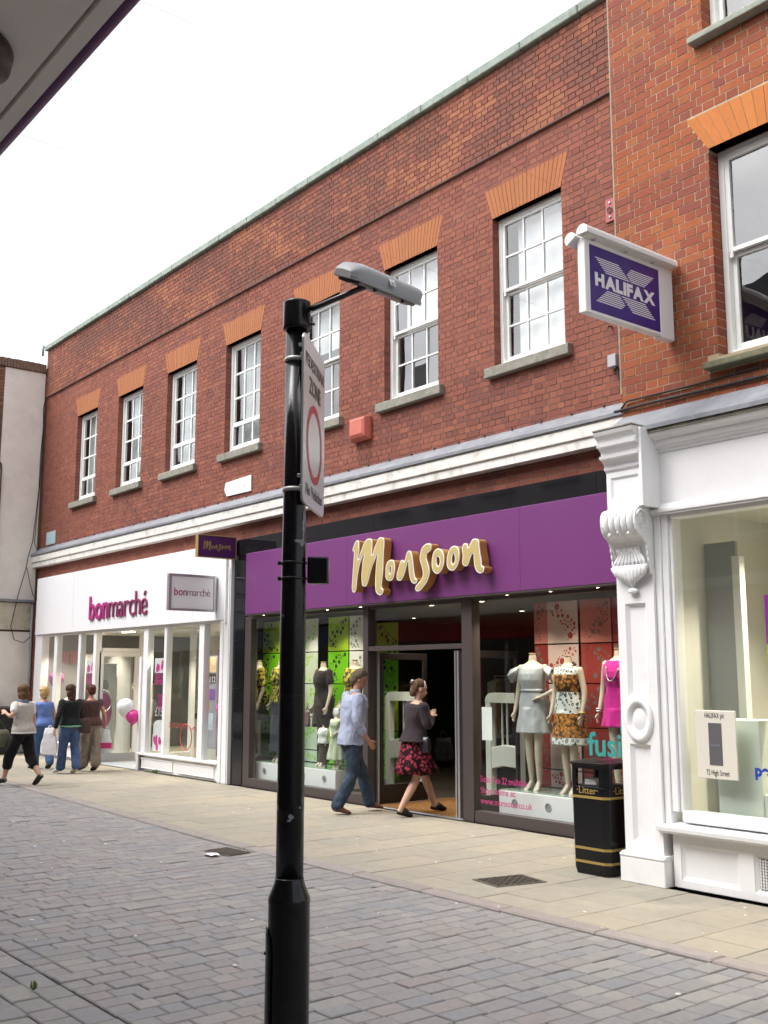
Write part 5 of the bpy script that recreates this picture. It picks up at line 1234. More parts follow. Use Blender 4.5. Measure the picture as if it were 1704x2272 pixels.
# worn patches where grey primer shows
worn = mat('bare_primer', (.20, .205, .21), .6, .3, var=.3, vscale=40)
def patch(theta, z, w, hgt, seed):
    rn = random.Random(seed); b = MB(); n = 22
    r0 = .0576 if z < 1.3 else (.0552 if z < 1.9 else .0527 if z < 2.25 else .0505)
    vs = [((r0 + .0012) * math.cos(theta), (r0 + .0012) * math.sin(theta), z)]
    for k in range(n):
        a = 2 * math.pi * k / n; q = rn.uniform(.55, 1.0)
        vs.append(((r0 + .0006) * math.cos(theta + w * q * math.cos(a) / r0), (r0 + .0006) * math.sin(theta + w * q * math.cos(a) / r0), z + hgt * q * math.sin(a)))
    b.add(vs, [(0, 1 + k, 1 + (k + 1) % n) for k in range(n)]); b.build('worn_patch', worn, LP)
TC = math.atan2(-2.48, 3.70)          # towards the viewer
for t_, z, w, h_, sd_ in ((TC + .9, 2.33, .010, .075, 1), (TC + .8, 2.26, .022, .018, 2), (TC + .3, 2.265, .016, .009, 3), (TC + .05, 1.135, .017, .012, 4), (TC - .1, 1.12, .010, .006, 5), (TC - 1.15, 1.25, .008, .03, 6), (TC - 1.05, 1.17, .006, .018, 7), (TC + .7, 1.17, .005, .008, 8), (TC - .9, 1.95, .004, .006, 9)): patch(t_, z, w, h_, sd_)
# small black control box on the right of the post
cbx = empty('control_box', (PX + .626 * .103, PY + .78 * .103, 2.142), 'small black control box strapped to the right of the lamp post', 'control box', rz=math.atan2(.78, .626))
bx('case', (-.043, .047, -.03, .03, -.056, .058), BLACK, cbx, .006); bx('lid', (-.038, .042, -.035, -.031, -.050, .052), BLACK, cbx, .003)
for z in (.032, -.034): MB().lathe([(.0545, z - .006), (.0565, z - .005), (.0565, z + .005), (.0545, z + .006)], -.103, 0, 30).build('strap', BLACK, cbx, smooth=True); bx('clamp', (-.170, -.152, -.012, .012, z - .008, z + .008), BLACK, cbx, .002)
# traffic sign plate on the post
nrm = Vector((.72, .694, 0)).normalized(); alo = Vector((-.694, .72, 0)).normalized()
TS = empty('traffic_sign', (-3.594 + .0075 * nrm.x, 2.440 + .0075 * nrm.y, 2.425), 'white pedestrian zone traffic sign with red ring seen edge-on beside the post', 'traffic sign', rz=math.atan2(alo.y, alo.x))
SW_, SH_ = .485, .745
def rrect(w, h, r_, n=6):
    p = []
    for cx, cz, a in ((w - r_, r_, -90), (w - r_, h - r_, 0), (r_, h - r_, 90), (r_, r_, 180)):
        for t in np.linspace(R(a), R(a + 90), n): p.append((cx + r_ * math.cos(t), cz + r_ * math.sin(t)))
    return p
SGW = mat('sign_reflective_white', (.62, .60, .60), .22, .6); SGK = mat('sign_black', (.06, .055, .055), .35, .5); SGR = mat('sign_red', (.42, .02, .025), .3, .5)
MB().prism(rrect(SW_, SH_, .04), 'y', 0, .004).build('plate', [SGW], TS, fixn=True)
MB().prism(rrect(SW_ + .004, SH_ + .004, .042), 'y', .0045, .010).build('plate_back', ALU, TS, fixn=True).location = (-.002, 0, -.002)
# local +x runs along the plate, face looks to local -y
text('lettering', 'PEDESTRIAN', .075, (.035, -.0012, .615), SGK, TS, .0005, .001, fit=SW_ - .07); text('lettering', 'ZONE', .10, (.115, -.0012, .505), SGK, TS, .0005, .003, fit=.26); text('lettering', 'No Vehicles', .07, (.06, -.0012, .045), SGK, TS, .0005, .001, fit=SW_ - .12)
rg = MB(); n = 48
rg.loft([[(.2425 + r_ * math.cos(t), -.0014, .29 + r_ * 1.0 * math.sin(t)) for t in np.linspace(0, 2 * math.pi, n, endpoint=False)] for r_ in (.178, .143)], cap=False)
rg.build('ring', SGR, TS)
bandm = mat('galvanised_band', (.48, .49, .46), .45, .5, metal=.5)
for z, r_ in ((3.068 - 2.425, .0485), (2.49 - 2.425, .0495)):
    # clamp band around the post
    v = Vector((PX, PY, 0)) - TS.location; lx = v.x * alo.x + v.y * alo.y; pn = Vector((-alo.y, alo.x, 0)); ly = v.x * pn.x + v.y * pn.y
    MB().lathe([(r_, z - .010), (r_ + .0035, z - .009), (r_ + .0035, z + .009), (r_, z + .010)], lx, ly, 32).build('clamp_band', bandm, TS, smooth=True)
    bx('channel', (.02, SW_ - .05, .0105, .02, z - .012, z + .012), bandm, TS, .002)
    bx('clip', (lx - .06, lx - .045, .0205, .034, z + .045, z + .062), bandm, TS, .002)
# sign light: arm and trough lantern
LN = empty('sign_lantern', (-3.42, 2.56, 3.36), 'grey trough lantern on a short arm above the traffic sign', 'lantern')
LG = mat('lantern_grey', (.33, .335, .345), .45, .45, var=.04, vscale=8)
MB().tube([(-3.655 + 3.42, 2.525 - 2.56, 3.302 - 3.36), (-3.40 + 3.42, 2.625 - 2.56, 3.352 - 3.36)], .0125, 12).build('arm', mat('arm_dark', (.05, .05, .052), .3, .5), LN, smooth=True)
ax = Vector((-.10, .478, .012)).normalized(); sd_ = Vector((ax.y, -ax.x, 0)).normalized(); up = Vector((0, 0, 1))
st_ = Vector((-3.392, 2.495, 3.368)) - Vector((-3.42, 2.56, 3.36)); Lh = .45
TL_ = R(-24)
def trough(s, w0, h0):
    return [(a * math.cos(TL_) - b_ * math.sin(TL_), a * math.sin(TL_) + b_ * math.cos(TL_)) for a, b_ in trough0(s, w0, h0)]
def trough0(s, w0, h0):
    pts = []
    for t in np.linspace(0, math.pi, 15): pts.append((w0 * math.cos(t), .018 + h0 * math.sin(t) ** .5))
    return [(w0 * 1.10, 0), (w0 * 1.10, .016)] + pts + [(-w0 * 1.10, .016), (-w0 * 1.10, 0)]
rings = []
for s, w0, h0, dz in ((-.0, .045, .012, .0), (.012, .058, .030, .0), (.035, .070, .050, 0), (.065, .071, .056, 0), (.09, .073, .060, 0), (.455, .072, .058, 0)):
    rings.append([tuple(st_ + ax * s + sd_ * a + up * (b_ + dz)) for a, b_ in trough(s, w0, h0)])
smooth_by_angle(MB().loft(rings).build('hood', LG, LN, fixn=True), 30)
lens_ = MB(); rings = []
for s in (.05, .43): rings.append([tuple(st_ + ax * s + sd_ * a + up * b_) for a, b_ in [(a * math.cos(TL_) - b_ * math.sin(TL_), a * math.sin(TL_) + b_ * math.cos(TL_)) for a, b_ in ((-.07, -.001), (-.06, -.012), (0, -.016), (.06, -.012), (.07, -.001))]])
lens_.loft(rings).build('lens', mat('lantern_lens', (.10, .09, .085), .25, .5), LN, fixn=True)
cl_ = MB()
for s in (.14, .33): q = st_ + ax * s + sd_ * .068 + up * -.042; cl_.ell(tuple(q), .008, .012, .009, 8)
cl_.build('catch', BLACK, LN, smooth=True)
stk = MB(); c0 = st_ + ax * .235 + sd_ * .0915 + up * .012
for w_, h_, e_, mi_ in ((.019, .016, .0012, 0), (.014, .0115, .0018, 1), (.006, .005, .0024, 2)):
    ctr = c0 + sd_ * e_; stk.quad(tuple(ctr - ax * w_ - up * h_), tuple(ctr + ax * w_ - up * h_), tuple(ctr + ax * w_ + up * h_ - sd_ * .010), tuple(ctr - ax * w_ + up * h_ - sd_ * .010), mi_)
stk.build('sticker', [mat('sticker_white', (.8, .8, .8), .5), mat('sticker_grey', (.5, .5, .5), .5), mat('sticker_red', (.6, .08, .06), .5)], LN)

# litter bin by the pilaster
LBN = empty('litter_bin', (-6.22, 7.49, 0), 'black square litter bin with gold bands standing beside the white pilaster', 'litter bin')
hw_, hd_ = .215, .215; ch = .045
def oct_(w, d, c): return [(-w + c, -d), (w - c, -d), (w, -d + c), (w, d - c), (w - c, d), (-w + c, d), (-w, d - c), (-w, -d + c)]
b = MB(); b.loft([[(x, y, z) for x, y in oct_(w, w, c)] for w, c, z in ((.195, ch, 0), (.2, ch, .03), (.205, ch, .05), (.212, ch, .70), (.212, ch, .745))]); b.build('body', BLACK, LBN, bevel=.004, fixn=True)
for z, w in ((.655, .2135), (.222, .2085), (.108, .2075)): b = MB(); b.loft([[(x, y, zz) for x, y in oct_(w, w, ch)] for zz in (z - .011, z + .011)]); b.build('gold_band', GOLDP, LBN)
for sx, sy in ((1, 1), (1, -1), (-1, 1), (-1, -1)):
    b = MB(); b.loft([[(sx * (.212 - a), sy * (.212 - c), z) for a, c in ((.0, ch), (ch, 0), (.085, 0), (.085, .03), (.03, .085), (0, .085))] for z in (.746, .895)]); b.build('hood_post', BLACK, LBN, fixn=True, bevel=.002)
b = MB(); b.loft([[(x, y, z) for x, y in oct_(w, w, ch)] for w, z in ((.212, .8955), (.214, .93), (.226, .932), (.226, .948), (.12, .972), (.06, .974))]); b.build('lid', BLACK, LBN, fixn=True, bevel=.002)
bx('liner', (-.17, .17, -.17, .17, .747, .752), mat('liner_grey', (.02, .02, .02), .7), LBN, 0)
for rz_ in (0, 90):
    m4 = Matrix.Rotation(R(rz_), 4, 'Z')
    t_ = text('lettering', '·Litter·', .085, (0, 0, 0), GOLDP, LBN, .0006, .0005, fit=.235)
    t_.data.transform(Matrix.Translation((-.118, -.2132, .685))); t_.data.transform(m4)
MB().box(-.13, -.02, -.1, .02, .753, .80).build('rubbish', PAPER, LBN).rotation_euler.z = .3

FB = empty('street_bin', (-23.75, 8.15, 0), 'black bin half cut off at the far left edge below the render', 'litter bin')
bx('body', (-.45, .33, -.3, .2, 0, .95), BLACK, FB, .02); bx('lid', (-.48, .355, -.33, .23, .951, 1.03), mat('bin_lid', (.03, .022, .028), .5), FB, .02); bx('kick_rail', (-.452, .332, -.305, .203, .12, .14), BLACK, FB, .002)
MB().ell((.15, -.305, .75), .014, .006, .014, 8).build('lock', ALU, FB)
# ================================================================== figures
def fuse(mb_, voxel, it=4, disp=None):
    """union of closed lofts into one continuous skin"""
    me = bpy.data.meshes.new('t'); me.from_pydata(mb_.v, [], mb_.f); me.update()
    o = bpy.data.objects.new('t', me); COL.objects.link(o)
    m = o.modifiers.new('r', 'REMESH'); m.mode = 'VOXEL'; m.voxel_size = voxel; m.use_smooth_shade = True
    if it: k = o.modifiers.new('s', 'SMOOTH'); k.factor = .5; k.iterations = it
    dg = bpy.context.evaluated_depsgraph_get(); dg.update()
    out = bpy.data.meshes.new_from_object(o.evaluated_get(dg)); bpy.data.objects.remove(o); bpy.data.meshes.remove(me)
    if disp:
        n = len(out.vertices); co = np.empty(n * 3); out.vertices.foreach_get('co', co); no = np.empty(n * 3); out.vertices.foreach_get('normal', no)
        co = co.reshape(-1, 3); no = no.reshape(-1, 3); amp, sx, sz, sd = disp
        d = np.array([mnoise.noise((p[0] * sx + sd, p[1] * sx, p[2] * sz)) + .5 * mnoise.noise((p[0] * sx * 2.3, p[1] * sx * 2.3 + sd, p[2] * sz * 2.3)) for p in co])
        co += no * (d * amp)[:, None]; out.vertices.foreach_set('co', co.ravel()); out.update()
    out.polygons.foreach_set('use_smooth', [True] * len(out.polygons))
    return out
def skinned(name, mb_, m, parent, voxel=.012, it=4, disp=None):
    me = fuse(mb_, voxel, it, disp); me.materials.append(m); me.name = name
    o = bpy.data.objects.new(name, me); return link(o, parent)
V = Vector
def limb(b, pts, rad, n=12):
    pts = [V(p) for p in pts]; P = []; Rr = []
    for i in range(len(pts) - 1):
        for k in range(5):
            t = k / 5; P.append(pts[i].lerp(pts[i + 1], t)); Rr.append(rad[i] + (rad[i + 1] - rad[i]) * t)
    P.append(pts[-1]); Rr.append(rad[-1])
    for _ in range(2):
        P = [P[0]] + [(P[i - 1] + P[i] * 2 + P[i + 1]) / 4 for i in range(1, len(P) - 1)] + [P[-1]]
    d0 = (P[0] - P[1]).normalized(); d1 = (P[-1] - P[-2]).normalized()
    P = [P[0] + d0 * Rr[0] * .8, P[0] + d0 * Rr[0] * .5] + P + [P[-1] + d1 * Rr[-1] * .5, P[-1] + d1 * Rr[-1] * .8]; Rr = [Rr[0] * .45, Rr[0] * .85] + Rr + [Rr[-1] * .85, Rr[-1] * .45]
    b.tube([tuple(p) for p in P], Rr, n)
def torso(b, P, N, prof, infl=0., t0=0., t1=1., yaw=0., n=24):
    P, N = V(P), V(N); rings = []; cs, sn = math.cos(yaw), math.sin(yaw)
    pr = [p for p in prof if t0 - 1e-6 <= p[0] <= t1 + 1e-6]
    for t, rx, ry, *yo in pr:
        c = P.lerp(N, t); y0 = yo[0] if yo else 0
        ring = []
        for k in range(n):
            a = 2 * math.pi * k / n; e = .85
            ca, sa = math.cos(a), math.sin(a); x = (rx + infl) * math.copysign(abs(ca) ** e, ca); y = (ry + infl) * math.copysign(abs(sa) ** e, sa) + y0
            ring.append((c.x + x * cs - y * sn, c.y + x * sn + y * cs, c.z))
        rings.append(ring)
    b.loft(rings)
MALE = [(0, .12, .09), (.08, .165, .115, -.01), (.2, .165, .115, -.01), (.4, .155, .11), (.58, .17, .12), (.74, .19, .125, .005), (.86, .19, .11), (.94, .13, .08), (1, .062, .06)]
FEM = [(0, .12, .09), (.08, .17, .12, -.015), (.2, .178, .12, -.02), (.4, .135, .095), (.48, .13, .093), (.64, .148, .118, .012), (.76, .16, .112, .008), (.87, .165, .095), (.94, .115, .07), (1, .052, .05)]
def hand(b, W, E, s=1., curl=.6, side=1):
    W, E = V(W), V(E); d = (W - E).normalized(); x = d.cross(V((0, 1, 0)));
    x = V((1, 0, 0)) if x.length < .1 else x.normalized(); y = x.cross(d).normalized()      # y: towards front
    c = W + d * .045 * s
    rot = Matrix((x, y, d)).transposed()
    b.ell(tuple(c), .016 * s, .038 * s, .055 * s, 12, rot=rot)
    for k in range(4):
        f0 = c + d * .040 * s + y * (.026 - .0175 * k) * s; l = (.038, .044, .041, .032)[k] * s
        f1 = f0 + d * l * .8 + x * (-side) * l * .35 * curl; f2 = f1 + d * l * .45 + x * (-side) * l * .8 * curl
        b.tube([tuple(f0 - d * .02 * s), tuple(f0), tuple(f1), tuple(f2)], [.0095 * s, .0095 * s, .0088 * s, .007 * s], 8)
    t0 = c - d * .015 * s + y * .032 * s; b.tube([tuple(t0 - y * .015 * s), tuple(t0), tuple(t0 + d * .03 * s + y * .022 * s), tuple(t0 + d * .058 * s + y * .026 * s)], [.012 * s, .0115 * s, .0105 * s, .008 * s], 8)
def foot(b, A, T, infl=0., heel=.03, w=.042):
    A, T = V(A), V(T); d = (T - A); d.z *= 1; L_ = d.length; d = d.normalized(); s_ = d.cross(V((0, 0, 1))).normalized(); u = s_.cross(d).normalized()
    base = A - d * heel
    rings = []
    for t, ww, hh in ((0, .028, .055), (.12, .035, .07), (.3, .036, .075), (.5, .040, .058), (.72, .047, .04), (.9, .043, .03), (1.0, .026, .018)):
        c = base + d * (L_ + heel) * t; ww = ww * w / .042 + infl; hh += infl
        # ring around c with flat sole at z offset
        ring = []
        for k in range(14):
            a = 2 * math.pi * k / 14; ca, sa = math.cos(a), math.sin(a)
            ring.append(tuple(c + s_ * ww * ca + u * (hh * (sa * .5 + .5) - .055 - infl * .3)))
        rings.append(ring)
    b.loft(rings)
def head(b, H, yaw=0., pitch=0., s=1.):
    """H: centre of the skull"""
    rot = Matrix.Rotation(yaw, 3, 'Z') @ Matrix.Rotation(pitch, 3, 'X'); H = V(H)
    def q(x, y, z): return tuple(H + rot @ V((x, y, z)) * s)
    b.ell(q(0, -.008, .025), .074 * s, .094 * s, .092 * s, 20, rot=rot)
    b.ell(q(0, .018, -.035), .058 * s, .068 * s, .078 * s, 18, rot=rot)
    b.ell(q(0, .052, -.085), .030 * s, .030 * s, .022 * s, 12, rot=rot)
    b.tube([q(0, .082, .012), q(0, .094, -.012), q(0, .104, -.032), q(0, .088, -.040)], [.008 * s, .011 * s, .013 * s, .009 * s], 8)
    b.ell(q(0, .084, -.062), .022 * s, .010 * s, .008 * s, 10, rot=rot)
    b.ell(q(0, .076, .030), .046 * s, .014 * s, .010 * s, 12, rot=rot)
    for sx in (-1, 1): b.ell(q(sx * .076, -.008, -.012), .010 * s, .020 * s, .031 * s, 10, rot=rot)
    return q
def face(q, parent, root):
    for sx in (-1, 1): MB().ell(q(sx * .030, .078, .004), .010, .007, .006, 8).build('eye', mat('eye_dark', (.03, .025, .02), .3), root, smooth=True)
    m_ = MB(); m_.ell(q(0, .092, -.062), .018, .004, .0035, 8); m_.build('mouth', mat('lips', (.32, .10, .08), .5), root, smooth=True)
SKIN = mat('skin', (.52, .31, .22), .5, .4, var=.06, vscale=30); SKIN_T = mat('skin_tanned', (.40, .205, .13), .5, .4, var=.06, vscale=30)
def cloth(name, c, var=.12, vs=10, bump=.12, rough=.9): return mat(name, c, rough, .15, var=var, vscale=vs, bump=bump, bscale=180, sheen=.1)
def lerpv(a, b, t): return tuple(V(a).lerp(V(b), t))

def person(label, loc, heading, J, fem=True, skin=SKIN, hair=None, hairm=None, top=None, bottom=None, shoes=None, yaw=0., pitch=0., sho=None, prof=None):
    """J: joint dict in local metres (x right, y forward). heading: direction vector walked along"""
    root = empty('person', (*loc, 0), label, 'person', rz=math.atan2(heading[1], heading[0]) - math.pi / 2)
    pr = prof or (FEM if fem else MALE)
    b = MB(); k = .92 if fem else 1.
    torso(b, J['P'], J['N'], pr)
    N = V(J['N']); H = V(J['H'])
    limb(b, [N - V((0, 0, .03)), lerpv(N, H, .65)], [.055 * k, .048 * k])
    q = head(b, H, yaw, pitch, .98 if fem else 1.02)
    for s_ in 'LR':
        limb(b, [J['S' + s_], J['E' + s_], J['W' + s_]], [.046 * k, .037 * k, .024 * k]); hand(b, J['W' + s_], J['E' + s_], .95 if fem else 1.05, J.get('curl', .6), 1 if s_ == 'R' else -1)
        limb(b, [J['Hp' + s_], J['K' + s_], lerpv(J['K' + s_], J['A' + s_], .35), J['A' + s_]], [.085, .054, .054, .034])
        foot(b, J['A' + s_], J['T' + s_])
    body = skinned('body', b, skin, root, .0085, 3)
    face(q, body, body)
    if hair: hair(root, q, hairm)
    if top: top(root, J, pr)
    if bottom: bottom(root, J, pr)
    if shoes:
        for s_ in 'LR':
            sb = MB(); foot(sb, J['A' + s_], J['T' + s_], .014); skinned('shoe', sb, shoes, root, .008, 2)
    return root
def ellcap(root, q, m, parts, name='hair', amp=.006, sc=28):
    b = MB()
    for x, y, z, rx, ry, rz in parts: b.ell(q(x, y, z), rx, ry, rz, 16)
    return skinned(name, b, m, root, .009, 2, (amp, sc, sc * .35, 3.1))
def trousers(m, leg=(.098, .072, .066), end='A', cut=1., waist=.42, infl=.012, amp=.010):
    def f(root, J, pr):
        b = MB(); torso(b, J['P'], J['N'], pr, infl, 0, waist)
        for s_ in 'LR':
            A = V(J['A' + s_]); K = V(J['K' + s_]); e = lerpv(K, A, cut)
            limb(b, [J['Hp' + s_], K, e], list(leg), 14)
        return skinned('trousers', b, m, root, .011, 3, (amp, 13, 9, 1.7))
    return f
def topgar(m, t0, t1=.945, infl=.018, sleeve=None, amp=.008, name='top', sr=(.062, .052, .046), flare=0., hemdrop=0.):
    def f(root, J, pr):
        b = MB(); pr2 = [(t, rx, ry, *(yo or [0])) for t, rx, ry, *yo in pr]
        t_lo = max(0.06, t0)
        pts = [p for p in pr2 if p[0] > t_lo and p[0] <= t1]
        lo = pts[0]; pts = [(t_lo, lo[1] + flare, lo[2] + flare, lo[3])] + pts
        torso(b, J['P'], J['N'], pts, infl, 0, 1)
        if sleeve:
            for s_ in 'LR':
                S, E, W = J['S' + s_], J['E' + s_], J['W' + s_]
                if sleeve <= 1: limb(b, [S, lerpv(S, E, sleeve)], [sr[0], sr[1]], 14)
                else: limb(b, [S, E, lerpv(E, W, sleeve - 1)], list(sr), 14)
        return skinned(name, b, m, root, .010, 3, (amp, 11, 7, 5.3))
    return f
def tote(name, loc, w, d, h, m, lab, cat, strap=None, strapm=None, rz=0., group=None, taper=.8, extra=None):
    root = empty(name, loc, lab, cat, group, rz=rz)
    b = MB(); b.loft([[(sx * w * k, sy * dd, z) for sx, sy in ((-1, -1), (0, -1.15), (1, -1), (1, 1), (0, 1.15), (-1, 1))] for k, dd, z in ((.42, d * .35, 0), (.5, d * .5, .04 * h), (.52, d * .5, .4 * h), (.5 * taper + .02, d * .42, .8 * h), (.5 * taper, d * .15, h))])
    me = fuse(b, .012, 3, (.007, 14, 12, 2.2)); me.materials.append(m); o = bpy.data.objects.new('body', me); link(o, root)
    if strap: MB().tube(strap, .008, 8).build('strap', strapm or m, root, smooth=True)
    if extra: extra(root)
    return root

# ---- the man in the pale shirt, walking into the shop
STRIPE = nodemat('shirt_stripe', .85, lambda t, o: (lambda w: ramp(t, w, [(0, (.27, .31, .43)), (1, (.38, .41, .51))]))((lambda n: (t.links.new(o, n.inputs['Vector']), setattr(n, 'bands_direction', 'X'), n.outputs['Fac'])[2])((lambda n: (setattr(n.inputs['Scale'], 'default_value', 26), n)[1])(t.nodes.new('ShaderNodeTexWave')))), .2)
JEAN = mat('denim_dark', (.04, .058, .085), .9, .15, var=.45, vscale=9, bump=.12, bscale=240)
JEAN2 = mat('denim_mid', (.06, .095, .20), .9, .15, var=.45, vscale=8, bump=.12, bscale=240); JEAN3 = mat('denim_blue', (.08, .14, .30), .9, .15, var=.3, vscale=8)
SHOE_B = mat('brown_leather', (.15, .06, .04), .45, .4, var=.2, vscale=20); SHOE_K = mat('black_shoe', (.014, .012, .013), .5, .4)
J = dict(P=(0, 0, .80), N=(0, .07, 1.50), H=(.0, .125, 1.655), SL=(-.185, .03, 1.43), SR=(.19, .03, 1.42), EL=(-.25, .02, 1.14), WL=(-.25, .17, .93), ER=(.265, -.02, 1.12), WR=(.25, .15, .90), HpL=(-.09, .0, .86), HpR=(.09, 0, .86), KL=(-.09, .20, .50), AL=(-.08, .30, .10), TL=(-.09, .49, .075), KR=(.10, .0, .47), AR=(.10, -.22, .095), TR=(.12, -.03, .055))
def man_hair(root, q, m): ellcap(root, q, m, [(0, -.02, .055, .083, .095, .078), (0, -.06, .01, .078, .055, .075), (0, .012, .070, .070, .06, .045), (0, -.075, -.05, .06, .03, .04), (.066, -.02, .03, .018, .045, .04), (-.066, -.02, .03, .018, .045, .04)], amp=.013, sc=42)
def man_top(root, J, pr):
    o = topgar(STRIPE, .06, .95, .034, 1.45, .013, 'shirt', (.078, .066, .058), .012)(root, J, pr)
    cf = MB()
    for s_ in 'LR': limb(cf, [lerpv(J['E' + s_], J['W' + s_], .36), lerpv(J['E' + s_], J['W' + s_], .50)], [.056, .056], 14)
    skinned('rolled_cuff', cf, STRIPE, root, .009, 1, (.004, 30, 30, 1))
    c = MB(); N = V(J['N'])
    c.loft([[tuple(N + V((r_ * math.cos(a), r_ * math.sin(a) * 1.0 - .004, z))) for a in np.linspace(0, 6.283, 18, endpoint=False)] for r_, z in ((.078, -.04), (.070, .0), (.064, .03), (.058, .03), (.062, -.03))]); c.build('collar', STRIPE, root, smooth=True)
    bx('label_tag', (.135, .150, .02, .06, .79, .85), PAPER, root, .002)
person('man in pale blue shirt and dark jeans stepping towards the shop doorway', (-10.85, 8.17), (.26, .965), J, False, SKIN_T, man_hair, mat('hair_greybrown', (.11, .085, .06), .8, .2, var=.35, vscale=40), man_top, trousers(JEAN, (.105, .080, .078), cut=.97, waist=.30, infl=.014, amp=.014), SHOE_B, yaw=-.25, pitch=-.42)

# ---- the woman in the flowered skirt entering the shop
def flower(t, o):
    v = t.nodes.new('ShaderNodeTexVoronoi'); v.inputs['Scale'].default_value = 24; t.links.new(o, v.inputs['Vector'])
    n = t.nodes.new('ShaderNodeTexNoise'); n.inputs['Scale'].default_value = 48; n.inputs['Detail'].default_value = 3; t.links.new(o, n.inputs['Vector'])
    a = t.nodes.new('ShaderNodeMath'); a.operation = 'ADD'; t.links.new(v.outputs['Distance'], a.inputs[0])
    s2 = t.nodes.new('ShaderNodeMath'); s2.operation = 'MULTIPLY'; s2.inputs[1].default_value = .9; t.links.new(n.outputs[0], s2.inputs[0]); t.links.new(s2.outputs[0], a.inputs[1])
    return ramp(t, a.outputs[0], [(0, (.40, .07, .11)), (.86, (.30, .035, .06)), (.91, (.045, .012, .018)), (1, (.02, .01, .012))])
SKIRT = nodemat('flower_skirt', .9, flower, .1)
JACK = cloth('charcoal_jacket', (.035, .026, .030), .2, 14)
J = dict(P=(0, .0, .80), N=(0, .045, 1.39), H=(.0, .085, 1.535), SL=(-.165, .03, 1.325), SR=(.165, .02, 1.32), EL=(-.24, .06, 1.08), WL=(-.10, .22, 1.19), ER=(.235, .04, 1.07), WR=(.10, .20, 1.20), HpL=(-.085, .02, .84), HpR=(.085, 0, .84), KL=(-.09, .21, .47), AL=(-.09, .36, .11), TL=(-.10, .55, .075), KR=(.09, -.03, .45), AR=(.09, -.27, .105), TR=(.10, -.10, .055))
def w_hair(root, q, m):
    ellcap(root, q, m, [(0, -.025, .05, .082, .092, .078), (0, -.07, .0, .072, .05, .07), (0, -.085, -.06, .055, .035, .06), (0, -.11, .06, .04, .035, .035)], amp=.008, sc=34)
    MB().ell(q(0.0, -.125, .075), .028, .016, .02, 10).build('hair_clip', mat('clip_pearl', (.75, .74, .76), .2, .5), root, smooth=True)
    g_ = MB(); g_.tube([q(.082 * math.cos(a), .03 + .0 * a, .03 + .085 * math.sin(a)) for a in np.linspace(-.1, math.pi + .1, 18)], .005, 6); g_.build('hairband', mat('band_pale', (.6, .6, .62), .3, .5), root, smooth=True)
def w_skirt(root, J, pr):
    b = MB(); rings = []; n = 48
    for t, rx, ry, z, yo in ((0, .14, .105, .98, .01), (.15, .168, .125, .92, .0), (.3, .19, .15, .85, .0), (.55, .205, .19, .72, .01), (.8, .225, .245, .60, .025), (1, .245, .29, .505, .04)):
        fo = .016 * t * t * 1.3
        rings.append([((rx + fo * math.cos(9 * a)) * math.cos(a), (ry + fo * math.cos(9 * a + 1)) * math.sin(a) + yo, z + .012 * t * math.sin(5 * a)) for a in np.linspace(0, 2 * math.pi, n, endpoint=False)])
    b.loft(rings, cap=False); o = b.build('skirt', SKIRT, root, smooth=True); sm = o.modifiers.new('t', 'SOLIDIFY'); sm.thickness = .006
def w_jacket(root, J, pr):
    topgar(JACK, .16, .95, .032, 1.78, .009, 'jacket', (.068, .056, .048), .02)(root, J, pr)
person('woman in charcoal jacket and red flowered skirt walking into the shop doorway', (-10.17, 8.66), (.10, .995), J, True, SKIN, w_hair, mat('hair_brown', (.10, .055, .028), .7, .25, var=.4, vscale=40), w_jacket, w_skirt, None, yaw=-.25, pitch=-.25)
wroot = [o for o in bpy.data.objects if o.name.startswith('person')][-1]
for A, T in ((J['AL'], J['TL']), (J['AR'], J['TR'])):
    sb = MB(); foot(sb, V(A).lerp(V(T), .18), T, .012, .02); skinned('clog', sb, SHOE_K, wroot, .008, 2)
    so_ = MB(); d_ = (V(T) - V(A)).normalized(); limb(so_, [V(A) - d_ * .035 - V((0, 0, .055)), V(T) - d_ * .03 - V((0, 0, .045 if A == J['AR'] else .05))], [.026, .028], 10); skinned('sole', so_, SHOE_K, wroot, .009, 1)
hb = tote('shoulder_bag', (-9.985, 8.66, .76), .16, .09, .20, mat('black_leather', (.02, .02, .024), .35, .5), 'small black leather shoulder bag on the woman in the flowered skirt', 'handbag', [(-.02, 0, .19), (-.035, .01, .40), (-.065, .015, .62), (-.05, .0, .60), (.005, -.01, .40), (.03, 0, .19)], MATS['black_leather'], rz=.3)
bx('buckle', (-.062, -.035, -.018, -.004, .37, .42), GOLDP, hb, .003)
tote('carrier_bag', (-9.93, 8.93, .66), .24, .09, .28, mat('dark_carrier', (.007, .006, .006), .9, .1), 'dark carrier bag held in front of the woman in the flowered skirt', 'bag', [(-.05, 0, .27), (-.04, 0, .32), (.0, 0, .36), (.04, 0, .32), (.05, 0, .27)], rz=1.2)

# ---- four women walking away at the left
def bob(root, q, m): ellcap(root, q, m, [(0, -.015, .045, .092, .10, .088), (0, -.05, -.04, .092, .07, .085), (.06, -.02, -.05, .035, .05, .07), (-.06, -.02, -.05, .035, .05, .07), (0, -.07, -.09, .08, .045, .05)], amp=.011, sc=30)
def crop(root, q, m): ellcap(root, q, m, [(0, -.015, .05, .086, .097, .08), (0, -.055, -.005, .08, .058, .075), (0, -.07, -.06, .062, .035, .045)], amp=.014, sc=40)
def longh(root, q, m): ellcap(root, q, m, [(0, -.015, .045, .09, .10, .086), (0, -.055, -.05, .088, .06, .10), (0, -.07, -.14, .075, .045, .07)], amp=.010, sc=26)
def updo(root, q, m): ellcap(root, q, m, [(0, -.015, .05, .084, .096, .08), (0, -.06, .0, .075, .05, .07), (0, -.095, .055, .05, .045, .045)], amp=.010, sc=34)
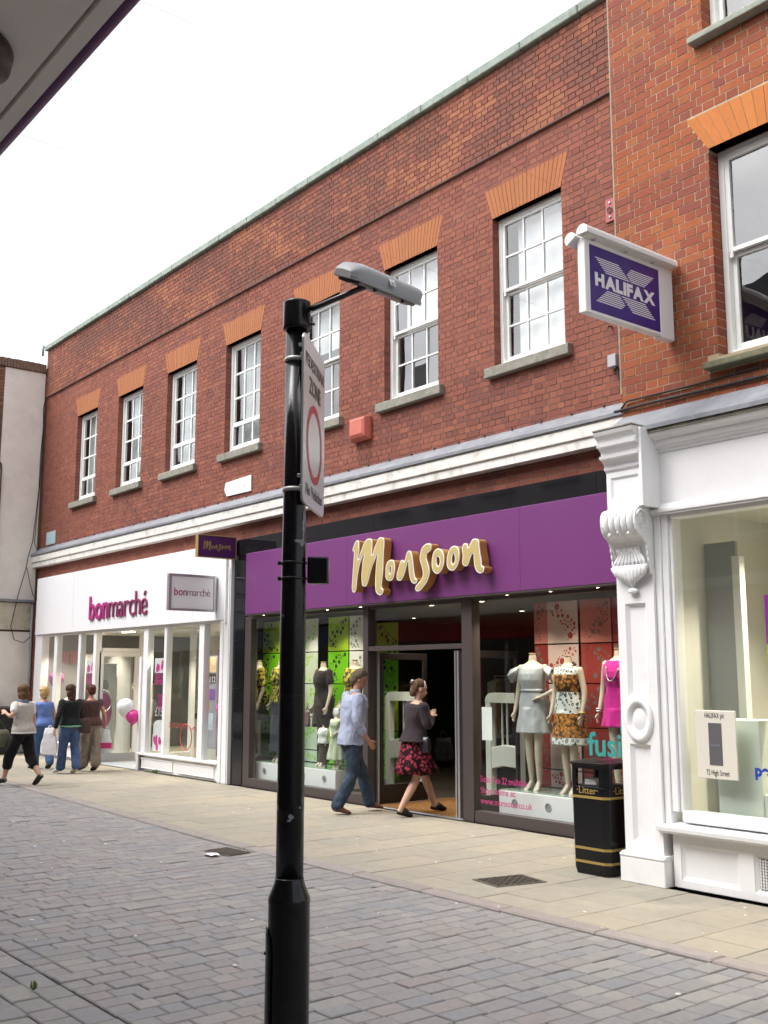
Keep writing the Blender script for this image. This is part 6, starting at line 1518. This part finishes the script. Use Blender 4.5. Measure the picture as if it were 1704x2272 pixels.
def walk(h=1.57, st=.27, arm=0., bend=.1, lean=.03, hand_fwd=0.):
    k = h / 1.62
    j = dict(P=(0, 0, .79), N=(0, lean, 1.35), H=(0, lean + .03, 1.49), SL=(-.165, lean, 1.285), SR=(.165, lean, 1.285), EL=(-.225, lean - .04, 1.02), WL=(-.235, lean + .03, .80), ER=(.225, lean - .03, 1.02), WR=(.24, lean + .06, .80), HpL=(-.085, 0, .83), HpR=(.085, 0, .83), KL=(-.09, st * .62, .47), AL=(-.085, st, .10), TL=(-.10, st + .185, .06), KR=(.09, -st * .28, .45), AR=(.085, -st * 1.15, .17), TR=(.10, -st * 1.15 + .15, .055))
    return {a: tuple(c * k for c in v) for a, v in j.items()}
# 1: white and grey top, black cropped trousers
J = walk(1.57, .30); J['EL'] = (-.27, -.04, 1.06); J['WL'] = (-.20, .18, 1.12)
def w1top(root, J, pr):
    topgar(cloth('heather_grey', (.50, .47, .42), .15, 22), .10, .945, .024, None, .008, 'top')(root, J, pr)
    b = MB()
    for s_ in 'LR': limb(b, [J['S' + s_], lerpv(J['S' + s_], J['E' + s_], .42)], [.064, .060], 14)
    skinned('sleeve', b, cloth('white_cotton', (.74, .74, .72), .05), root, .010, 3)
    sc_ = MB(); N = V(J['N']); sc_.loft([[tuple(N + V((r_ * math.cos(a), r_ * math.sin(a), z))) for a in np.linspace(0, 6.283, 18, endpoint=False)] for r_, z in ((.085, -.035), (.078, .02), (.068, .035))]); sc_.build('scarf', cloth('blue_scarf', (.18, .24, .34)), root, smooth=True)
    wb = MB(); torso(wb, J['P'], J['N'], [(.07, .172, .122, -.02), (.115, .176, .122, -.02)], .029); wb.build('hem', MATS['white_cotton'], root, smooth=True)
BLKT = cloth('black_cotton', (.012, .011, .012), .2, 10)
person('woman in white and grey top with black cropped trousers, striding away at the left edge', (-16.74, 6.13), (-.93, -.36), J, True, SKIN, bob, mat('hair_auburn', (.12, .06, .028), .7, .25, var=.5, vscale=30), w1top, trousers(BLKT, (.105, .085, .078), cut=.42, waist=.18, infl=.018), SHOE_K)
OLIVE = mat('olive_canvas', (.14, .14, .09), .8, .2, var=.15, vscale=14)
tote('shoulder_bag', (-16.92, 5.86, .60), .30, .15, .26, OLIVE, 'olive green shoulder bag on the woman in the white and grey top', 'handbag', [(-.10, 0, .25), (-.02, .06, .50), (.12, .17, .76), (.13, .20, .74), (.02, .10, .45), (.10, 0, .25)], OLIVE, rz=2.2)
# 2: blonde in a blue vest
J = walk(1.50, .16); J['AR'] = (.08, -.18, .12); J['TR'] = (.095, -.03, .055)
person('blonde woman in sleeveless blue vest walking behind the others at the left', (-19.45, 7.50), (-1, -.05), J, True, SKIN, crop, mat('hair_blonde', (.50, .34, .14), .7, .25, var=.35, vscale=35), topgar(cloth('blue_vest', (.15, .24, .55), .12), .10, .945, .022, None, .010, 'vest'), trousers(JEAN3, (.10, .078, .076), cut=.97, waist=.2), SHOE_K)
# 3: black jumper and jeans
J = walk(1.56, .13); J['AL'] = (-.08, .14, .10); J['TL'] = (-.10, .32, .06); J['AR'] = (.07, -.14, .12); J['TR'] = (.09, .02, .055); J['EL'] = (-.27, -.06, 1.0); J['WL'] = (-.30, -.02, .79)
def w3top(root, J, pr):
    topgar(cloth('black_jumper', (.012, .014, .016), .25, 16), .14, .955, .030, 1.85, .008, 'jumper', (.066, .054, .044))(root, J, pr)
    wb = MB(); torso(wb, J['P'], J['N'], [(.10, .172, .122, -.02), (.17, .176, .122, -.02)], .022); wb.build('vest_hem', mat('mint_cotton', (.20, .60, .38), .9), root, smooth=True)
person('woman in black jumper and blue jeans carrying a white bag on the left pavement', (-18.24, 7.52), (-.99, -.12), J, True, SKIN, longh, mat('hair_darkbrown', (.055, .022, .014), .7, .3, var=.4, vscale=30), w3top, trousers(JEAN2, (.10, .080, .080), cut=.97, waist=.18), mat('pale_trainer', (.58, .55, .48), .6))
tote('shoulder_bag', (-18.17, 7.74, .70), .24, .10, .26, mat('brown_suede', (.055, .025, .02), .8), 'dark brown shoulder bag on the woman in the black jumper', 'handbag', [(-.06, 0, .25), (-.03, -.02, .40), (.02, -.06, .60), (.05, -.03, .40), (.06, 0, .25)], rz=1.2)
CARR = mat('white_carrier', (.72, .72, .74), .45, .4)
tote('carrier_bag', (-18.33, 7.19, .33), .26, .09, .47, CARR, 'crumpled white carrier bag held by the woman in the black jumper', 'bag', [(-.04, 0, .46), (-.02, 0, .50), (.02, 0, .50), (.04, 0, .46)], rz=.9, taper=.7)
# 4: plum top and khaki trousers
J = walk(1.55, .10); J['AL'] = (-.075, .10, .10); J['TL'] = (-.09, .28, .06); J['AR'] = (.075, -.10, .105); J['TR'] = (.09, .07, .055); J['ER'] = (.25, -.02, 1.0); J['WR'] = (.30, .06, .79)
person('woman in plum top and khaki trousers nearest the open shop doorway', (-18.42, 7.98), (-.98, .02), J, True, SKIN_T, updo, mat('hair_redbrown', (.075, .018, .014), .7, .3, var=.4, vscale=30), topgar(cloth('plum_top', (.065, .032, .030), .2), .10, .945, .024, .25, .009, 'top'), trousers(cloth('khaki', (.22, .185, .145), .15, 8), (.11, .096, .096), cut=.86, waist=.2, amp=.014), SHOE_K)
def pinkband(root):
    b = MB(); b.loft([[(sx * .105, sy * .046, z) for sx, sy in ((-1, -1), (0, -1.15), (1, -1), (1, 1), (0, 1.15), (-1, 1))] for z in (.10, .20)]); b.build('pink_print', mat('carrier_pink', (.62, .04, .20), .5), root)
tote('carrier_bag', (-18.36, 8.26, .30), .20, .08, .44, CARR, 'white carrier bag with pink band held by the woman in the plum top', 'bag', [(-.03, 0, .43), (-.01, 0, .49), (.02, 0, .49), (.03, 0, .43)], rz=.9, taper=.55, extra=pinkband)

# ---- headless mannequins in the display windows
MANN = mat('mannequin_cream', (.50, .43, .34), .35, .4)
def mannequin(label, loc, h, rz, dress, armL=None, armR=None, group='mannequins in the purple shop windows', sc=1., kid=False):
    """h: height of the neck stump above the plinth"""
    k = h / 1.55; root = empty('mannequin', loc, label, 'mannequin', group, rz=rz)
    w = 1.12 if kid else 1.
    j = dict(P=(0, 0, .86), N=(0, 0, 1.46), SL=(-.165, 0, 1.39), SR=(.165, 0, 1.39), EL=(-.22, -.02, 1.12), WL=(-.225, .06, .88), ER=(.22, -.02, 1.12), WR=(.225, .06, .88), HpL=(-.085, 0, .90), HpR=(.085, 0, .90), KL=(-.075, .03, .50), AL=(-.06, .0, .10), TL=(-.075, .13, .03), KR=(.075, .0, .50), AR=(.065, -.03, .09), TR=(.085, .11, .03))
    if armL: j['EL'], j['WL'] = armL
    if armR: j['ER'], j['WR'] = armR
    j = {a: tuple(c * k * (w if i == 0 else 1) for i, c in enumerate(v)) for a, v in j.items()}
    pr = [(t, rx * k * w, ry * k * w, *[y * k for y in yo]) for t, rx, ry, *yo in FEM]
    b = MB(); torso(b, j['P'], j['N'], pr); limb(b, [j['N'], V(j['N']) + V((0, 0, .06 * k))], [.05 * k, .043 * k])
    for s_ in 'LR':
        limb(b, [j['S' + s_], j['E' + s_], j['W' + s_]], [.042 * k * w, .034 * k * w, .021 * k * w]); hand(b, j['W' + s_], j['E' + s_], .9 * k, .3, 1 if s_ == 'R' else -1)
        limb(b, [j['Hp' + s_], j['K' + s_], lerpv(j['K' + s_], j['A' + s_], .35), j['A' + s_]], [.08 * k * w, .048 * k * w, .046 * k * w, .028 * k * w]); foot(b, j['A' + s_], j['T' + s_], 0, .02, .036)
    skinned('body', b, MANN, root, .010, 3)
    cp = MB(); cp.lathe([(.044 * k, j['N'][2] + .088 * k), (.044 * k, j['N'][2] + .096 * k), (.002, j['N'][2] + .097 * k)], 0, 0, 16); cp.build('neck_cap', mat('wood_cap', (.55, .34, .18), .5), root, smooth=True)
    dress(root, j, pr, k); return root
def drs(m, hem, t1=.93, infl=.016, flare=.06, folds=.010, nf=8, sleeve=None, sr=(.06, .056), name='dress', straps=True, belt=None):
    def f(root, j, pr, k):
        b = MB(); zP = j['P'][2]; n = 40; rings = []
        for t in np.linspace(0, 1, 6):
            z = hem * k + (zP + .06 * k - hem * k) * t; e = 1 - t
            rings.append([((.178 * k + infl + flare * e + folds * e * math.cos(nf * a)) * math.cos(a), (.125 * k + infl + flare * .9 * e + folds * e * math.cos(nf * a + 1)) * math.sin(a) - .012, z) for a in np.linspace(0, 2 * math.pi, n, endpoint=False)])
        b.loft(rings); torso(b, j['P'], j['N'], pr, infl, .08, t1)
        if sleeve:
            for s_ in 'LR': limb(b, [j['S' + s_], lerpv(j['S' + s_], j['E' + s_], sleeve)], [s2 * k for s2 in sr], 14)
        skinned(name, b, m, root, .010, 2, (.006, 14, 6, 2.))
        if belt: w = MB(); torso(w, j['P'], j['N'], [(.42, .134 * k, .096 * k), (.47, .132 * k, .095 * k)], infl + .006); w.build('belt', belt, root, smooth=True)
    return f
def top_and(topm, hemz, botm, both, **kw):
    def f(root, j, pr, k):
        drs(botm, both, .42, .014, kw.get('fl', .02), .004, name='skirt' if kw.get('skirt', True) else 'shorts')(root, j, pr, k)
        b = MB(); torso(b, j['P'], j['N'], [(hemz, pr[2][1], pr[2][2], -.01)] + [p for p in pr if p[0] > hemz], .024, 0, .94)
        for s_ in 'LR': limb(b, [j['S' + s_], lerpv(j['S' + s_], j['E' + s_], kw.get('sl', .5))], [.060 * k * kw.get('w', 1), .062 * k * kw.get('w', 1)], 12)
        skinned('top', b, topm, root, .010, 2, (.006, 14, 8, 1.))
    return f
def spots_mat(name, c1, c2, s, lo=.42):
    def f(t, o):
        v = t.nodes.new('ShaderNodeTexNoise'); v.inputs['Scale'].default_value = s; v.inputs['Detail'].default_value = 2; t.links.new(o, v.inputs['Vector'])
        return ramp(t, v.outputs[0], [(lo - .03, c1), (lo + .03, c2)])
    return nodemat(name, .8, f, .2)
YB_ = spots_mat('yellow_black_print', (.02, .02, .02), (.40, .34, .04), 26, .50)
def bandpat(t, o):
    sep = t.nodes.new('ShaderNodeSeparateXYZ'); t.links.new(o, sep.inputs[0])
    w = t.nodes.new('ShaderNodeTexVoronoi'); w.inputs['Scale'].default_value = 26; t.links.new(o, w.inputs['Vector'])
    bw = ramp(t, w.outputs['Distance'], [(.16, (.55, .57, .55)), (.22, (.03, .04, .035)), (.40, (.03, .04, .035)), (.46, (.52, .54, .52))])
    ob = ramp(t, w.outputs['Distance'], [(.12, (.55, .5, .4)), (.2, (.36, .15, .02)), (.55, (.30, .11, .015)), (.62, (.04, .03, .02))])
    mz = t.nodes.new('ShaderNodeMapRange'); mz.inputs[1].default_value = .45; mz.inputs[2].default_value = 1.55; t.links.new(sep.outputs['Z'], mz.inputs[0])
    msk = ramp(t, mz.outputs[0], [(0, (0, 0, 0)), (.16, (1, 1, 1)), (.40, (0, 0, 0)), (.62, (1, 1, 1)), (.80, (0, 0, 0))], 'CONSTANT')
    x = t.nodes.new('ShaderNodeMix'); x.data_type = 'RGBA'; t.links.new(msk, x.inputs['Factor']); t.links.new(bw, x.inputs['A']); t.links.new(ob, x.inputs['B']); return x.outputs['Result']
BAND = nodemat('banded_print', .7, bandpat, .2)
SATIN = mat('silver_satin', (.36, .38, .40), .35, .5, var=.08, vscale=6)
PT = .386
mannequin('mannequin in yellow and black print top at the left end of the left window', (-14.68, 9.2, PT), 1.56, R(160), top_and(YB_, .02, cloth('grey_skirt', (.09, .085, .08)), .62, sl=.8))
mannequin('mannequin in yellow and black print top half hidden by the lamp post', (-14.08, 9.22, PT), 1.56, R(175), top_and(YB_, .05, cloth('navy_trouser', (.03, .035, .05)), .15, sl=.7))
mannequin('mannequin in short black dress just right of the lamp post', (-12.92, 9.22, PT), 1.52, R(172), drs(cloth('black_dress', (.022, .016, .016), .3), .58, .945, .02, .03, .006, sleeve=.5, sr=(.062, .064)))
tote('clutch_bag', (-13.14, 9.08, .95), .13, .05, .24, mat('mauve_leather', (.14, .085, .10), .4), 'small mauve bag hanging from the mannequin in the black dress', 'handbag', [(-.03, 0, .23), (0, .02, .33), (.03, 0, .23)])
WT = cloth('white_tee', (.70, .72, .70), .05)
mannequin('small child mannequin in white T-shirt and brown shorts', (-12.70, 9.07, PT), .60, R(178), top_and(WT, .05, cloth('brown_shorts', (.06, .045, .035)), .20, skirt=False, sl=.6, w=1.25), kid=True)
mannequin('child mannequin in pale green dress beside the small one in shorts', (-12.42, 9.1, PT), .76, R(190), drs(cloth('pale_green', (.42, .48, .34), .1), .26, .9, .012, .06, .012, 9), ((-.20, .04, 1.12), (-.06, .16, .98)), ((.20, .04, 1.12), (.06, .16, .98)), kid=True)
mannequin('taller child mannequin in white sleeveless top behind the two small ones', (-12.64, 9.32, PT), .95, R(165), drs(WT, .50, .92, .014, .03, .006), kid=True)
mannequin('mannequin in yellow print top behind the man in the pale shirt', (-12.12, 9.2, PT), 1.54, R(180), top_and(YB_, .05, cloth('navy_trouser', (.03, .035, .05)), .15, sl=.6))
def silver(root, j, pr, k):
    drs(SATIN, .645, .945, .014, .035, .012, 9, belt=SATIN)(root, j, pr, k)
    for s_, sx in (('L', -1), ('R', 1)):
        b = MB(); S = V(j['S' + s_]); rings = []
        for t, r_ in ((0, .055), (.4, .085), (1, .12)): rings.append([tuple(S + V((sx * (.02 + .11 * t), 0, -.02 - .08 * t)) + V((0, r_ * math.cos(a) * .8 * (1 + .15 * math.cos(5 * a)), r_ * math.sin(a) * .7))) for a in np.linspace(0, 6.283, 24, endpoint=False)])
        b.loft(rings, cap=False); o = b.build('flared_sleeve', SATIN, root, smooth=True); o.modifiers.new('t', 'SOLIDIFY').thickness = .004
mannequin('mannequin in silver grey satin dress with flared sleeves and hand on hip', (-8.68, 9.24, PT), 1.575, R(188), silver, ((-.36, .0, 1.16), (-.17, .08, 1.06)))
def patterned(root, j, pr, k):
    drs(BAND, .545, .945, .016, .045, .006, 7)(root, j, pr, k)
    b = MB(); N = V(j['N']); b.tube([tuple(N + V((.085 * math.cos(a), .07 * math.sin(a), -.02 - .03 * math.sin(a)))) for a in np.linspace(0, 6.283, 24)], .016, 8); b.build('bead_collar', mat('dark_beads', (.03, .028, .02), .4), root, smooth=True)
    for W in (j['WL'],): c = MB(); c.tube([(W[0] + .032 * math.cos(a), W[1] + .032 * math.sin(a), W[2] + .03) for a in np.linspace(0, 6.283, 16)], .014, 8); c.build('bangle', GOLDP, root, smooth=True)
mannequin('mannequin in orange, black and white banded dress in the right window', (-8.13, 9.24, PT), 1.54, R(182), patterned)
def pinky(root, j, pr, k):
    drs(cloth('hot_pink', (.50, .02, .22), .1), .74, .945, .016, .03, .010, 8, name='tunic')(root, j, pr, k)
    b = MB(); N = V(j['N']); b.tube([(.075 * math.cos(a), .125 * (1 - .35 * math.sin(a)) if math.sin(a) < 0 else -.02 + .09, N.z - .10 + .16 * math.sin(a)) for a in np.linspace(math.pi * 1.0, 2 * math.pi, 18)], .008, 6); b.build('necklace', mat('necklace_metal', (.25, .24, .22), .3, .5, metal=.7), root, smooth=True)
    W = j['WR']; c = MB()
    for dz in (.02, .045): c.tube([(W[0] + .030 * math.cos(a), W[1] + .030 * math.sin(a), W[2] + dz) for a in np.linspace(0, 6.283, 16)], .009, 8)
    c.build('bangle', ALU, root, smooth=True)
mannequin('mannequin in bright pink tunic with necklace, cut off by the white pilaster', (-7.40, 9.24, PT), 1.61, R(184), pinky)
